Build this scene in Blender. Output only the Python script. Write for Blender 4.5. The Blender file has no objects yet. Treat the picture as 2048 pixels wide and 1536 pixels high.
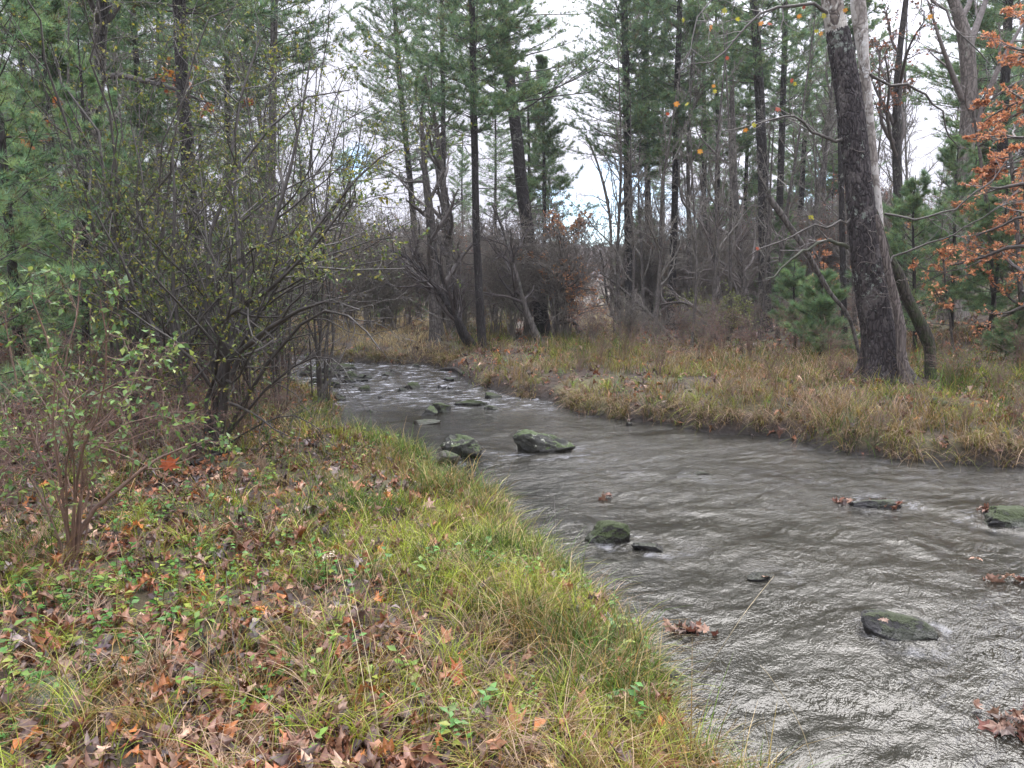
import bpy, math
import numpy as np
from mathutils import Vector, noise as mnoise

# ------------------------------------------------------------------ camera
scene = bpy.context.scene
CAMZ = 1.6
F = 1540.0                      # focal length in px of a 2048 px wide picture
PITCH = math.atan(188 / 1540)   # downwards
cam_d = bpy.data.cameras.new("Camera")
cam = bpy.data.objects.new("Camera", cam_d)
scene.collection.objects.link(cam)
cam_d.sensor_width = 36
cam_d.lens = F / 2048 * 36
cam_d.clip_start = 0.05
cam_d.clip_end = 4000
cam.location = (0, 0, CAMZ)
cam.rotation_euler = (math.pi / 2 - PITCH, 0, 0)
scene.camera = cam

# ------------------------------------------------------------------ world, sun, exposure
SUN_EL, SUN_AZ = math.radians(40), math.radians(26)     # azimuth to the right of +Y
sdir = Vector((math.sin(SUN_AZ) * math.cos(SUN_EL), math.cos(SUN_AZ) * math.cos(SUN_EL), math.sin(SUN_EL)))
world = bpy.data.worlds.new("World")
scene.world = world
world.use_nodes = True


class NT:
    def __init__(s, nt):
        s.nt = nt
        nt.nodes.clear()

    def n(s, typ, **kw):
        nd = s.nt.nodes.new(typ)
        for k, v in kw.items():
            if k.startswith("i_"):
                key = k[2:]
                key = int(key) if key.isdigit() else key.replace("_", " ")
                nd.inputs[key].default_value = v
            else:
                setattr(nd, k, v)
        return nd

    def l(s, a, b):
        s.nt.links.new(a, b)

    def math(s, op, a, b=None, c=None, clamp=False):
        nd = s.nt.nodes.new("ShaderNodeMath")
        nd.operation = op
        nd.use_clamp = clamp
        for i, v in enumerate((a, b, c)):
            if v is None:
                continue
            if hasattr(v, "links"):
                s.l(v, nd.inputs[i])
            else:
                nd.inputs[i].default_value = v
        return nd.outputs[0]

    def ramp(s, v, stops):
        nd = s.nt.nodes.new("ShaderNodeValToRGB")
        cr = nd.color_ramp
        while len(cr.elements) < len(stops):
            cr.elements.new(0.5)
        for e, (p, c) in zip(cr.elements, stops):
            e.position = p
            if not isinstance(c, (tuple, list)):
                c = (c, c, c)
            e.color = (*c, 1)
        s.l(v, nd.inputs[0])
        return nd.outputs[0]

    def mix(s, f, a, b, blend="MIX"):
        nd = s.nt.nodes.new("ShaderNodeMix")
        nd.data_type = "RGBA"
        nd.blend_type = blend
        for sock, v in ((nd.inputs[0], f), (nd.inputs[6], a), (nd.inputs[7], b)):
            if hasattr(v, "links"):
                s.l(v, sock)
            else:
                sock.default_value = v if isinstance(v, (int, float)) else (*v, 1)
        return nd.outputs[2]

    def noise(s, vec, scale, detail=4, rough=0.55, dist=0.0):
        nd = s.n("ShaderNodeTexNoise")
        nd.inputs["Scale"].default_value = scale
        nd.inputs["Detail"].default_value = detail
        nd.inputs["Roughness"].default_value = rough
        nd.inputs["Distortion"].default_value = dist
        if vec is not None:
            s.l(vec, nd.inputs["Vector"])
        return nd.outputs[0]

    def scaled(s, vec, sc):
        nd = s.n("ShaderNodeMapping")
        nd.inputs["Scale"].default_value = sc
        s.l(vec, nd.inputs["Vector"])
        return nd.outputs[0]


def build_world():
    t = NT(world.node_tree)
    out = t.n("ShaderNodeOutputWorld")
    bg = t.n("ShaderNodeBackground")
    bg.inputs["Strength"].default_value = 0.1
    sky = t.n("ShaderNodeTexSky")
    sky.sky_type = "NISHITA"
    sky.sun_disc = False
    sky.sun_elevation = SUN_EL
    sky.sun_rotation = SUN_AZ
    tc = t.n("ShaderNodeTexCoord")
    d = tc.outputs["Generated"]
    sep = t.n("ShaderNodeSeparateXYZ")
    t.l(d, sep.inputs[0])
    z = t.math("MAXIMUM", sep.outputs[2], 0.0)
    # overcast deck: zenith about three times the horizon, bright patch round the hidden sun
    dot = t.n("ShaderNodeVectorMath", operation="DOT_PRODUCT")
    t.l(d, dot.inputs[0])
    dot.inputs[1].default_value = sdir
    dm = t.math("MAXIMUM", dot.outputs["Value"], 0.0)
    glow = t.math("MULTIPLY", t.math("POWER", dm, 8.0), 9.0)
    n1 = t.noise(t.scaled(d, (1, 1, 2.6)), 2.6, 6, 0.55, 0.4)
    cl = t.ramp(n1, [(0.25, 0.72), (0.75, 1.28)])
    base = t.math("MULTIPLY_ADD", t.math("MULTIPLY", z, z), 24.0, 2.9)
    lum = t.math("MULTIPLY", t.math("ADD", base, glow), cl)
    ccol = t.n("ShaderNodeCombineColor")
    t.l(t.math("MULTIPLY", lum, 0.96), ccol.inputs[0])
    t.l(t.math("MULTIPLY", lum, 0.96), ccol.inputs[1])
    t.l(t.math("MULTIPLY", lum, 1.10), ccol.inputs[2])
    # gaps in the deck where blue shows
    gap = None
    for (px, py, w) in ((1215, 455, .095), (715, 325, .03), (1400, 470, .05), (1640, 375, .04)):
        v = Vector(((px - 1024) / F, 1, 0)).normalized()
        v.z = math.tan(math.atan((768 - py) / F) - PITCH)
        v.normalize()
        dd = t.n("ShaderNodeVectorMath", operation="DISTANCE")
        t.l(d, dd.inputs[0])
        dd.inputs[1].default_value = v
        g = t.math("SUBTRACT", 1.0, t.math("DIVIDE", dd.outputs["Value"], w))
        gap = g if gap is None else t.math("MAXIMUM", gap, g)
    n2 = t.noise(t.scaled(d, (1, 1, 2.2)), 9.0, 5, 0.6, 0.3)
    gapm = t.math("ADD", gap, t.math("MULTIPLY_ADD", n2, 3.0, -1.5))
    gapm = t.ramp(gapm, [(0.1, 0.0), (0.75, 1.0)])
    skyc = t.mix(1.0, sky.outputs[0], (1.25, 1.7, 2.2), "MULTIPLY")
    col = t.mix(gapm, ccol.outputs[0], skyc)
    t.l(col, bg.inputs["Color"])
    t.l(bg.outputs[0], out.inputs[0])


build_world()
sun_d = bpy.data.lights.new("Sun", "SUN")
sun_d.energy = 1.8
sun_d.angle = math.radians(34)
sun_d.color = (1.0, 0.95, 0.87)
sun = bpy.data.objects.new("Sun", sun_d)
scene.collection.objects.link(sun)
sun.rotation_euler = Vector(sdir).to_track_quat("Z", "Y").to_euler()

vs = scene.view_settings
vs.view_transform = "Standard"
vs.look = "None"
vs.gamma = 1
vs.exposure = 1.12
scene.render.engine = "CYCLES"
scene.cycles.max_bounces = 4
scene.cycles.diffuse_bounces = 2
scene.cycles.glossy_bounces = 2
scene.cycles.transmission_bounces = 3
scene.cycles.transparent_max_bounces = 4

# ------------------------------------------------------------------ projection helpers
cp, sp = math.cos(PITCH), math.sin(PITCH)


def ray(px, py):
    vx = (px - 1024) / F
    vy = -(py - 768) / F
    return np.array([vx, cp + vy * sp, -sp + vy * cp])


def P(px, py, z):
    d = ray(px, py)
    t = (z - CAMZ) / d[2]
    return np.array([0, 0, CAMZ]) + d * t


def at(px, py, Y):
    d = ray(px, py)
    return np.array([0, 0, CAMZ]) + d * (Y / d[1])


# ------------------------------------------------------------------ numeric noise
def _hash(ix, iy, seed):
    h = (ix.astype(np.int64) * 374761393 + iy.astype(np.int64) * 668265263 + seed * 2147483647) & 0xffffffff
    h = ((h ^ (h >> 13)) * 1274126177) & 0xffffffff
    return ((h ^ (h >> 16)) & 0xffff) / 65535.0


def vn(x, y, s=0):
    x = np.asarray(x, float)
    y = np.asarray(y, float)
    ix, iy = np.floor(x), np.floor(y)
    fx, fy = x - ix, y - iy
    fx = fx * fx * (3 - 2 * fx)
    fy = fy * fy * (3 - 2 * fy)
    a, b = _hash(ix, iy, s), _hash(ix + 1, iy, s)
    c, d = _hash(ix, iy + 1, s), _hash(ix + 1, iy + 1, s)
    return (a * (1 - fx) + b * fx) * (1 - fy) + (c * (1 - fx) + d * fx) * fy


def fbm(x, y, s=0, o=4):
    v, a, t = 0, 1, 0
    for i in range(o):
        v = v + a * vn(x * 2 ** i, y * 2 ** i, s + i)
        t += a
        a *= .5
    return v / t


def sstep(x):
    x = np.clip(x, 0, 1)
    return x * x * (3 - 2 * x)


# ------------------------------------------------------------------ terrain
WZ = -0.5
left_px = [(1790, 1700), (1663, 1536), (1558, 1489), (1489, 1454), (1419, 1412), (1378, 1345), (1352, 1285), (1328, 1232),
           (1279, 1192), (1251, 1158), (1200, 1122), (1150, 1080), (1098, 1042), (1061, 1015), (1013, 955), (960, 936),
           (916, 928), (872, 905), (880, 885), (850, 868), (790, 858), (723, 848), (645, 842), (640, 828), (665, 820),
           (680, 800), (676, 783), (640, 768), (590, 764), (575, 748), (570, 733), (500, 722), (380, 722)]
right_px = [(380, 712), (608, 711), (667, 717), (693, 724), (780, 727), (869, 729), (900, 742), (935, 764), (990, 781),
            (1030, 793), (1092, 799), (1121, 810), (1154, 825), (1200, 833), (1280, 843), (1348, 849), (1427, 867),
            (1502, 869), (1587, 878), (1642, 896), (1741, 910), (1800, 918), (1895, 925), (1998, 933), (2080, 932),
            (2300, 940), (2700, 960)]
poly = [P(x, y, -0.10 if x > 700 else -0.22)[:2] for x, y in left_px] + [P(x, y, WZ)[:2] for x, y in right_px]
poly += [np.array([14, 1.0]), np.array([9, -6.0]), np.array([1.6, -6.0]), np.array([1.5, 0.5])]
poly = np.array(poly)


def signed(x, y):
    x = np.asarray(x, float)
    y = np.asarray(y, float)
    sh = x.shape
    x = x.ravel()
    y = y.ravel()
    d2 = np.full(x.shape, 1e9)
    ins = np.zeros(x.shape, bool)
    n = len(poly)
    for i in range(n):
        a, b = poly[i], poly[(i + 1) % n]
        e = b - a
        t = np.clip(((x - a[0]) * e[0] + (y - a[1]) * e[1]) / (e @ e), 0, 1)
        d2 = np.minimum(d2, (x - a[0] - t * e[0]) ** 2 + (y - a[1] - t * e[1]) ** 2)
        c = ((a[1] > y) != (b[1] > y)) & (x < e[0] * (y - a[1]) / (e[1] + 1e-12) + a[0])
        ins ^= c
    d = np.sqrt(d2)
    return np.where(ins, -d, d).reshape(sh)


def H(x, y, sd=None):
    x = np.asarray(x, float)
    y = np.asarray(y, float)
    if sd is None:
        sd = signed(x, y)
    bank = WZ + 0.21 * sstep(sd / .14) + 0.16 * sstep(sd / 0.8) + 0.14 * sstep(sd / 2.6)
    bed = WZ - 0.28 * sstep(-sd / 0.7)
    h = np.where(sd > 0, bank, bed)
    h = h + sstep(sd / 0.5) * (0.16 * (fbm(x * .6, y * .6, 3) - .5) + 0.05 * (fbm(x * 3, y * 3, 9) - .5))
    far = sstep(sd / 4)
    h = h + far * 0.165 * np.clip(x - 7.5, 0, 40) * sstep((y - 10) / 10)
    h = h + far * 0.05 * np.clip(-x - 6, 0, 60)
    r = np.hypot(x, y)
    h = h + 0.012 * np.clip(r - 40, 0, 200)
    return h


def h1(x, y):
    return float(H(np.array([x]), np.array([y]))[0])


def hit(px, py):
    d = ray(px, py)
    t = np.linspace(1.5, 90, 3000)
    p = np.array([0, 0, CAMZ])[None] + d[None] * t[:, None]
    below = p[:, 2] < H(p[:, 0], p[:, 1])
    i = int(np.argmax(below)) if below.any() else len(t) - 1
    return p[i]


# ------------------------------------------------------------------ mesh builder
def nrm(v):
    return v / (np.linalg.norm(v, axis=-1, keepdims=True) + 1e-12)


class MB:
    def __init__(s):
        s.v, s.c, s.f, s.n = [], [], {3: [], 4: []}, 0
        s.uv = []

    def add(s, v, f, c=(1, 1, 1)):
        v = np.asarray(v, np.float32).reshape(-1, 3)
        c = np.asarray(c, np.float32)
        if c.ndim == 1:
            c = np.broadcast_to(c, (len(v), 3))
        f = np.asarray(f, np.int64)
        s.v.append(v)
        s.c.append(c)
        s.f[f.shape[1]].append(f + s.n)
        s.n += len(v)

    def mesh(s, name, mat, smooth=True):
        me = bpy.data.meshes.new(name)
        v = np.concatenate(s.v)
        c = np.concatenate(s.c)
        me.vertices.add(len(v))
        me.vertices.foreach_set("co", v.ravel())
        loops, starts, off = [], [], 0
        for k in (3, 4):
            if s.f[k]:
                f = np.concatenate(s.f[k])
                loops.append(f.ravel())
                starts.append(off + np.arange(len(f)) * k)
                off += f.size
        loops = np.concatenate(loops).astype(np.int32)
        starts = np.concatenate(starts).astype(np.int32)
        me.loops.add(len(loops))
        me.loops.foreach_set("vertex_index", loops)
        me.polygons.add(len(starts))
        me.polygons.foreach_set("loop_start", starts)
        me.update(calc_edges=True)
        if smooth:
            me.polygons.foreach_set("use_smooth", np.ones(len(starts), bool))
        at_ = me.color_attributes.new("Col", "FLOAT_COLOR", "POINT")
        cc = np.ones((len(v), 4), np.float32)
        cc[:, :3] = c
        at_.data.foreach_set("color", cc.ravel())
        me.materials.append(mat)
        me.update()
        return me

    def build(s, name, mat, parent=None, smooth=True):
        o = bpy.data.objects.new(name, s.mesh(name, mat, smooth))
        scene.collection.objects.link(o)
        if parent is not None:
            o.parent = parent
        return o


def tag(o, label=None, cat=None, group=None, kind=None):
    if label:
        o["label"] = label
    if cat:
        o["category"] = cat
    if group:
        o["group"] = group
    if kind:
        o["kind"] = kind
    return o


def empty(name, loc=(0, 0, 0), label=None, cat=None, group=None):
    o = bpy.data.objects.new(name, None)
    o.empty_display_size = .2
    o.location = loc
    scene.collection.objects.link(o)
    return tag(o, label, cat, group)


def copy_tree(o, loc, rz=0.0, sc=1.0, label=None, group=None, tilt=(0, 0)):
    c = o.copy()
    scene.collection.objects.link(c)
    for ch in o.children:
        k = ch.copy()
        scene.collection.objects.link(k)
        k.parent = c
    c.location = loc
    c.rotation_euler = (tilt[0], tilt[1], rz)
    c.scale = (sc, sc, sc)
    if label:
        c["label"] = label
    if group:
        c["group"] = group
    return c


# ------------------------------------------------------------------ plant geometry
def tubes(mb, Pp, R, n=4, col=(1, 1, 1)):
    Pp = np.asarray(Pp, float)
    R = np.asarray(R, float)
    if Pp.ndim == 2:
        Pp, R = Pp[None], R[None]
    N, K, _ = Pp.shape
    T = nrm(np.gradient(Pp, axis=1))
    ref = np.where(np.abs(T[:, :1, 2:3]) > .9, np.array([1., 0, 0]), np.array([0., 0, 1]))
    U = nrm(np.cross(T, np.broadcast_to(ref, T.shape)))
    V = np.cross(T, U)
    a = np.arange(n) * 2 * math.pi / n
    ring = Pp[:, :, None] + R[:, :, None, None] * (np.cos(a)[None, None, :, None] * U[:, :, None] + np.sin(a)[None, None, :, None] * V[:, :, None])
    idx = np.arange(N * K * n).reshape(N, K, n)
    A = idx[:, :-1]
    B = idx[:, 1:]
    f = np.stack([A, np.roll(A, -1, 2), np.roll(B, -1, 2), B], -1).reshape(-1, 4)
    c = np.asarray(col, float)
    if c.ndim == 2 and len(c) == N:
        c = np.repeat(c, K * n, 0)
    mb.add(ring.reshape(-1, 3), f, c)


def trunk(mb, path, rad, n=20, sub=8, seed=0, amp=.12, flare=0.0, col=(1, 1, 1), plates=0.0):
    """one tapered trunk with buttressed, uneven bark outline"""
    path = np.asarray(path, float)
    rad = np.asarray(rad, float)
    K = len(path)
    t = np.linspace(0, K - 1, (K - 1) * sub + 1)
    Pp = np.stack([catmull(path[:, i], t) for i in range(3)], -1)
    R = np.interp(t, np.arange(K), rad)
    T = nrm(np.gradient(Pp, axis=0))
    U = nrm(np.cross(T, np.array([0, 1., 0])))
    V = np.cross(T, U)
    a = np.arange(n) * 2 * math.pi / n
    dist = np.r_[0, np.cumsum(np.linalg.norm(np.diff(Pp, axis=0), axis=1))]
    r0 = rad.max()
    rr = R[:, None] * (1 + amp * (fbm(a[None] * 1.2 + 20 + seed * 7 + 0 * dist[:, None], dist[:, None] / r0 * .35, seed, 3) - .5) * 2)
    if flare:
        rr = rr * (1 + flare * np.exp(-dist[:, None] / (r0 * 1.6)) * (1 + .55 * np.cos(a[None] * 5 + seed)))
    if plates:
        gx = (np.minimum(a, 2 * math.pi - a) * r0 / .045)[None] + 0 * dist[:, None]
        gy = dist[:, None] / .075 + 0 * a[None]
        rr = rr + plates * (np.abs(vn(gx, gy, seed + 5) - .5) * 2 + .5 * vn(gx * 2.3, gy * 2.3, seed + 6) - .7)
    ring = Pp[:, None] + rr[..., None] * (np.cos(a)[None, :, None] * U[:, None] + np.sin(a)[None, :, None] * V[:, None])
    idx = np.arange(len(t) * n).reshape(len(t), n)
    A, B = idx[:-1], idx[1:]
    f = np.stack([A, np.roll(A, -1, 1), np.roll(B, -1, 1), B], -1).reshape(-1, 4)
    mb.add(ring.reshape(-1, 3), f, col)
    return Pp, R


def catmull(v, t):
    n = len(v)
    i = np.clip(np.floor(t).astype(int), 0, n - 2)
    f = t - i
    p = lambda k: v[np.clip(k, 0, n - 1)]
    a, b, c, d = p(i - 1), p(i), p(i + 1), p(i + 2)
    return .5 * (2 * b + (c - a) * f + (2 * a - 5 * b + 4 * c - d) * f ** 2 + (3 * b - a - 3 * c + d) * f ** 3)


def branch(Pp, R, m, rng, t=(.2, 1), L=.5, absl=False, ang=(30, 60), up=0.0, K=5, wig=.12, rr=.5, rmin=.003, taper=.75,
           flat=False, tip=.3):
    if Pp.ndim == 2:
        Pp, R = Pp[None], R[None]
    N, k, _ = Pp.shape
    tt = rng.uniform(t[0], t[1], (N, m)) * (k - 1)
    i = np.minimum(tt.astype(int), k - 2)
    f = (tt - i)[..., None]
    ar = np.arange(N)[:, None]
    pos = Pp[ar, i] * (1 - f) + Pp[ar, i + 1] * f
    rad = (R[ar, i] * (1 - f[..., 0]) + R[ar, i + 1] * f[..., 0]) * rr
    T = nrm(Pp[ar, i + 1] - Pp[ar, i])
    plen = np.linalg.norm(np.diff(Pp, axis=1), axis=2).sum(1)[:, None]
    rnd = rng.normal(size=T.shape)
    if flat:
        side = np.cross(T, np.array([0, 0, 1.]))
        perp = nrm(side) * np.where(rng.random((N, m, 1)) < .5, 1, -1) + .12 * rnd
        perp = nrm(perp)
    else:
        perp = nrm(rnd - (rnd * T).sum(-1, keepdims=True) * T)
    a = np.radians(rng.uniform(ang[0], ang[1], (N, m, 1)))
    d = np.cos(a) * T + np.sin(a) * perp
    ln = (L if absl else L * plen) * (1 - taper * .8 * (tt / (k - 1))) * rng.uniform(.6, 1.25, (N, m))
    d = d.reshape(-1, 3)
    pos = pos.reshape(-1, 3)
    ln = ln.reshape(-1)
    rad = rad.reshape(-1)
    out = np.zeros((N * m, K, 3))
    out[:, 0] = pos
    for j in range(1, K):
        d = nrm(d + wig * rng.normal(size=d.shape) + up * np.array([0, 0, 1.]) / (K - 1))
        out[:, j] = out[:, j - 1] + d * (ln / (K - 1))[:, None]
    rad = np.maximum(rad, rmin)
    R2 = np.maximum(rad[:, None] * np.linspace(1, tip, K)[None], rmin * .7)
    return out, R2


def alongpts(Pp, n, rng, t=(.1, 1)):
    N, k, _ = Pp.shape
    tt = rng.uniform(t[0], t[1], (N, n)) * (k - 1)
    i = np.minimum(tt.astype(int), k - 2)
    f = (tt - i)[..., None]
    ar = np.arange(N)[:, None]
    pos = Pp[ar, i] * (1 - f) + Pp[ar, i + 1] * f
    T = nrm(Pp[ar, i + 1] - Pp[ar, i])
    return pos.reshape(-1, 3), T.reshape(-1, 3)


def place(mb, tpl, pos, fwd, size, col, rng, up=None, jit=0.0, crumple=0.0):
    """copies of a small template: x side, y forward, z normal"""
    tv, tf = tpl
    M = len(pos)
    if M == 0:
        return
    f = nrm(fwd)
    if up is None:
        r = rng.normal(size=f.shape)
    else:
        r = np.broadcast_to(up, f.shape) + jit * rng.normal(size=f.shape)
    s_ = nrm(np.cross(f, r))
    n_ = np.cross(s_, f)
    size = np.broadcast_to(np.asarray(size, float), (M,))
    v = tv[None, :, :] * size[:, None, None]
    if crumple:
        v = v * rng.uniform(.7, 1.2, (M, 1, 3)) + rng.normal(size=v.shape) * crumple * size[:, None, None]
    w = pos[:, None] + v[..., 0:1] * s_[:, None] + v[..., 1:2] * f[:, None] + v[..., 2:3] * n_[:, None]
    ff = (tf[None] + (np.arange(M) * len(tv))[:, None, None]).reshape(-1, tf.shape[1])
    c = np.repeat(np.broadcast_to(col, (M, 3)), len(tv), 0)
    mb.add(w.reshape(-1, 3), ff, c)


def tuft_tpl(n, w, seed, cone=1.0, curve=.1):
    rng = np.random.default_rng(seed)
    v, f = [], []
    for i in range(n):
        a = rng.uniform(0, 2 * math.pi)
        q = rng.uniform(.15, cone)
        d = np.array([math.sin(q) * math.cos(a), math.cos(q), math.sin(q) * math.sin(a)])
        s = nrm(np.cross(d, rng.normal(size=3)))
        L = rng.uniform(.75, 1.1)
        b = np.array([0, -.25 * rng.random(), 0])
        k = len(v)
        v += [b + s * w / 2, b - s * w / 2, b + d * L - np.array([0, 0, curve * rng.random()])]
        f.append((k, k + 1, k + 2))
    return np.array(v), np.array(f)


OVAL = (np.array([[0, 0, 0], [-.27, .42, .08], [0, 1, -.1], [.27, .42, .08], [0, .45, 0]], float),
        np.array([[0, 4, 1], [1, 4, 2], [0, 3, 4], [3, 2, 4]]))
CARD = (np.array([[0, 0, 0], [-.3, .5, .06], [0, 1, -.06], [.3, .5, .06]], float), np.array([[0, 3, 2, 1]]))


def maple_tpl(seed, curl=.5):
    rng = np.random.default_rng(seed)
    pts = [(0, 1.0), (9, .72), (16, .66), (24, .55), (36, .70), (44, .95), (54, .66), (66, .44), (78, .52), (92, .74), (104, .45),
           (122, .34), (145, .38), (168, .18)]
    out = [(a, r) for a, r in pts] + [(180, .08)] + [(-a, r) for a, r in pts[:0:-1]]
    v = [(0, 0, .02)]
    for a, r in out:
        r *= rng.uniform(.88, 1.1)
        x, y = r * math.sin(math.radians(a)), r * math.cos(math.radians(a))
        z = curl * (.35 * r * r * math.cos(math.radians(a * 2 + seed * 70)) + .25 * rng.normal() * .3)
        v.append((x, y, z))
    n = len(out)
    f = [(0, 1 + (i + 1) % n, 1 + i) for i in range(n)]
    v = np.array(v, float) * .62
    v[:, 1] += .05
    return v, np.array(f)


def oak_tpl(seed, curl=.5):
    rng = np.random.default_rng(seed)
    prof = [(.0, .01), (.10, .03), (.20, .10), (.30, .30), (.36, .12), (.46, .13), (.56, .38), (.62, .16), (.70, .14), (.80, .28), (.85, .12), (.93, .1), (1.0, .0)]
    v, f = [], []
    for i, (y, w) in enumerate(prof):
        zc = curl * .5 * math.sin(y * 3 + seed)
        j = rng.uniform(.8, 1.15)
        v += [(-w * j, y - .5, zc + curl * w * .8), (0, y - .5, zc), (w * rng.uniform(.8, 1.15), y - .5 + .02, zc + curl * w * .5)]
    for i in range(len(prof) - 1):
        a = i * 3
        f += [(a, a + 1, a + 4, a + 3), (a + 1, a + 2, a + 5, a + 4)]
    return np.array(v, float), np.array(f)


# ------------------------------------------------------------------ materials
def new_mat(name):
    m = bpy.data.materials.new(name)
    m.use_nodes = True
    return m, NT(m.node_tree)


def leaf_mat(name, trans=.35, spec=.3, rough=.5, var=.25, scale=60, det=1):
    m, t = new_mat(name)
    out = t.n("ShaderNodeOutputMaterial")
    at_ = t.n("ShaderNodeAttribute", attribute_name="Col")
    geo = t.n("ShaderNodeNewGeometry")
    nz = t.noise(geo.outputs["Position"], scale, det)
    f = t.ramp(nz, [(0.3, 1 - var), (0.7, 1 + var)])
    col = t.mix(1.0, at_.outputs["Color"], f, "MULTIPLY")
    pb = t.n("ShaderNodeBsdfPrincipled")
    t.l(col, pb.inputs["Base Color"])
    pb.inputs["Roughness"].default_value = rough
    pb.inputs["Specular IOR Level"].default_value = spec
    tr = t.n("ShaderNodeBsdfTranslucent")
    t.l(col, tr.inputs[0])
    mx = t.n("ShaderNodeMixShader")
    mx.inputs[0].default_value = trans
    t.l(pb.outputs[0], mx.inputs[1])
    t.l(tr.outputs[0], mx.inputs[2])
    t.l(mx.outputs[0], out.inputs[0])
    return m


def bark_mat(name, dark, light, lichen=None, lich_amt=.5, vscale=(9, 9, 2.2), bump=.6, moss=None, patch=None):
    m, t = new_mat(name)
    out = t.n("ShaderNodeOutputMaterial")
    tc = t.n("ShaderNodeTexCoord")
    p = tc.outputs["Object"]
    pv = t.scaled(p, vscale)
    vor = t.n("ShaderNodeTexVoronoi", feature="DISTANCE_TO_EDGE")
    nwarp = t.n("ShaderNodeTexNoise")
    nwarp.inputs["Scale"].default_value = 4
    t.l(p, nwarp.inputs["Vector"])
    addv = t.n("ShaderNodeVectorMath", operation="ADD")
    t.l(pv, addv.inputs[0])
    t.l(nwarp.outputs[1], addv.inputs[1])
    t.l(addv.outputs[0], vor.inputs["Vector"])
    vor.inputs["Scale"].default_value = 2.2
    ridge = t.ramp(vor.outputs["Distance"], [(0.0, 0.0), (0.22, 1.0)])
    n1 = t.noise(pv, 3.0, 6, .65)
    hgt = t.math("ADD", t.math("MULTIPLY", ridge, .6), t.math("MULTIPLY", n1, .7))
    col = t.mix(t.ramp(hgt, [(0.3, 0.0), (1.0, 1.0)]), dark, light)
    if patch:
        pn = t.noise(t.scaled(p, (1, 1, .55)), 3.3, 5, .62, .6)
        col = t.mix(t.ramp(pn, [(patch[1], 0.0), (patch[1] + .03, 1.0)]), col, patch[0])
    if lichen:
        ln = t.noise(p, 9, 6, .72)
        ln2 = t.noise(p, 1.1, 2, .5)
        lm = t.math("ADD", ln, t.math("MULTIPLY_ADD", ln2, .6, -.3))
        th = .72 - .22 * lich_amt
        col = t.mix(t.ramp(lm, [(th, 0.0), (th + .05, 1.0)]), col, lichen)
    if moss:
        mn = t.math("ADD", t.noise(p, 5, 5, .7), t.math("MULTIPLY_ADD", t.noise(p, .9, 2), .7, -.35))
        col = t.mix(t.ramp(mn, [(.46, 0.0), (.6, .9)]), col, moss)
    pb = t.n("ShaderNodeBsdfPrincipled")
    t.l(col, pb.inputs["Base Color"])
    pb.inputs["Roughness"].default_value = .78
    pb.inputs["Specular IOR Level"].default_value = .35
    bp = t.n("ShaderNodeBump")
    bp.inputs["Strength"].default_value = bump
    bp.inputs["Distance"].default_value = .03
    t.l(hgt, bp.inputs["Height"])
    t.l(bp.outputs[0], pb.inputs["Normal"])
    t.l(pb.outputs[0], out.inputs[0])
    return m


def twig_mat(name):
    m, t = new_mat(name)
    out = t.n("ShaderNodeOutputMaterial")
    at_ = t.n("ShaderNodeAttribute", attribute_name="Col")
    geo = t.n("ShaderNodeNewGeometry")
    nz = t.noise(geo.outputs["Position"], 14, 4, .7)
    col = t.mix(1.0, at_.outputs["Color"], t.ramp(nz, [(0.3, .55), (0.7, 1.5)]), "MULTIPLY")
    pb = t.n("ShaderNodeBsdfPrincipled")
    t.l(col, pb.inputs["Base Color"])
    pb.inputs["Roughness"].default_value = .6
    t.l(pb.outputs[0], out.inputs[0])
    return m


def rock_mat(name, stone1, stone2, lichen, lich_t, moss, moss_t):
    m, t = new_mat(name)
    out = t.n("ShaderNodeOutputMaterial")
    tc = t.n("ShaderNodeTexCoord")
    p = tc.outputs["Object"]
    geo = t.n("ShaderNodeNewGeometry")
    sep = t.n("ShaderNodeSeparateXYZ")
    t.l(geo.outputs["Normal"], sep.inputs[0])
    nz = sep.outputs[2]
    n1 = t.noise(p, 6, 7, .7, .5)
    n2 = t.noise(p, 22, 5, .7)
    col = t.mix(t.ramp(n1, [(.3, 0.0), (.7, 1.0)]), stone1, stone2)
    lm = t.math("ADD", t.noise(p, 11, 6, .7), t.math("MULTIPLY", nz, .12))
    col = t.mix(t.ramp(lm, [(lich_t, 0.0), (lich_t + .04, 1.0)]), col, lichen)
    mm = t.math("ADD", t.noise(p, 5, 5, .7), t.math("MULTIPLY", nz, .3))
    mcol = t.mix(n2, tuple(c * .5 for c in moss), tuple(c * 1.5 for c in moss))
    mf = t.ramp(mm, [(moss_t, 0.0), (moss_t + .07, 1.0)])
    col = t.mix(mf, col, mcol)
    # wet foot of the stone: a real dark water line
    sp_ = t.n("ShaderNodeSeparateXYZ")
    t.l(geo.outputs["Position"], sp_.inputs[0])
    wet = t.math("MULTIPLY_ADD", t.math("SUBTRACT", sp_.outputs[2], WZ + .035), 30.0, 0.0, clamp=True)
    col = t.mix(wet, t.mix(1.0, col, (.4, .38, .35), "MULTIPLY"), col)
    pb = t.n("ShaderNodeBsdfPrincipled")
    t.l(col, pb.inputs["Base Color"])
    t.l(t.math("MULTIPLY_ADD", wet, .45, .3), pb.inputs["Roughness"])
    bp = t.n("ShaderNodeBump")
    bp.inputs["Strength"].default_value = .9
    bp.inputs["Distance"].default_value = .03
    t.l(t.math("ADD", n1, t.math("MULTIPLY", n2, t.math("MULTIPLY_ADD", mf, .8, .4))), bp.inputs["Height"])
    t.l(bp.outputs[0], pb.inputs["Normal"])
    t.l(pb.outputs[0], out.inputs[0])
    return m


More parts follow.
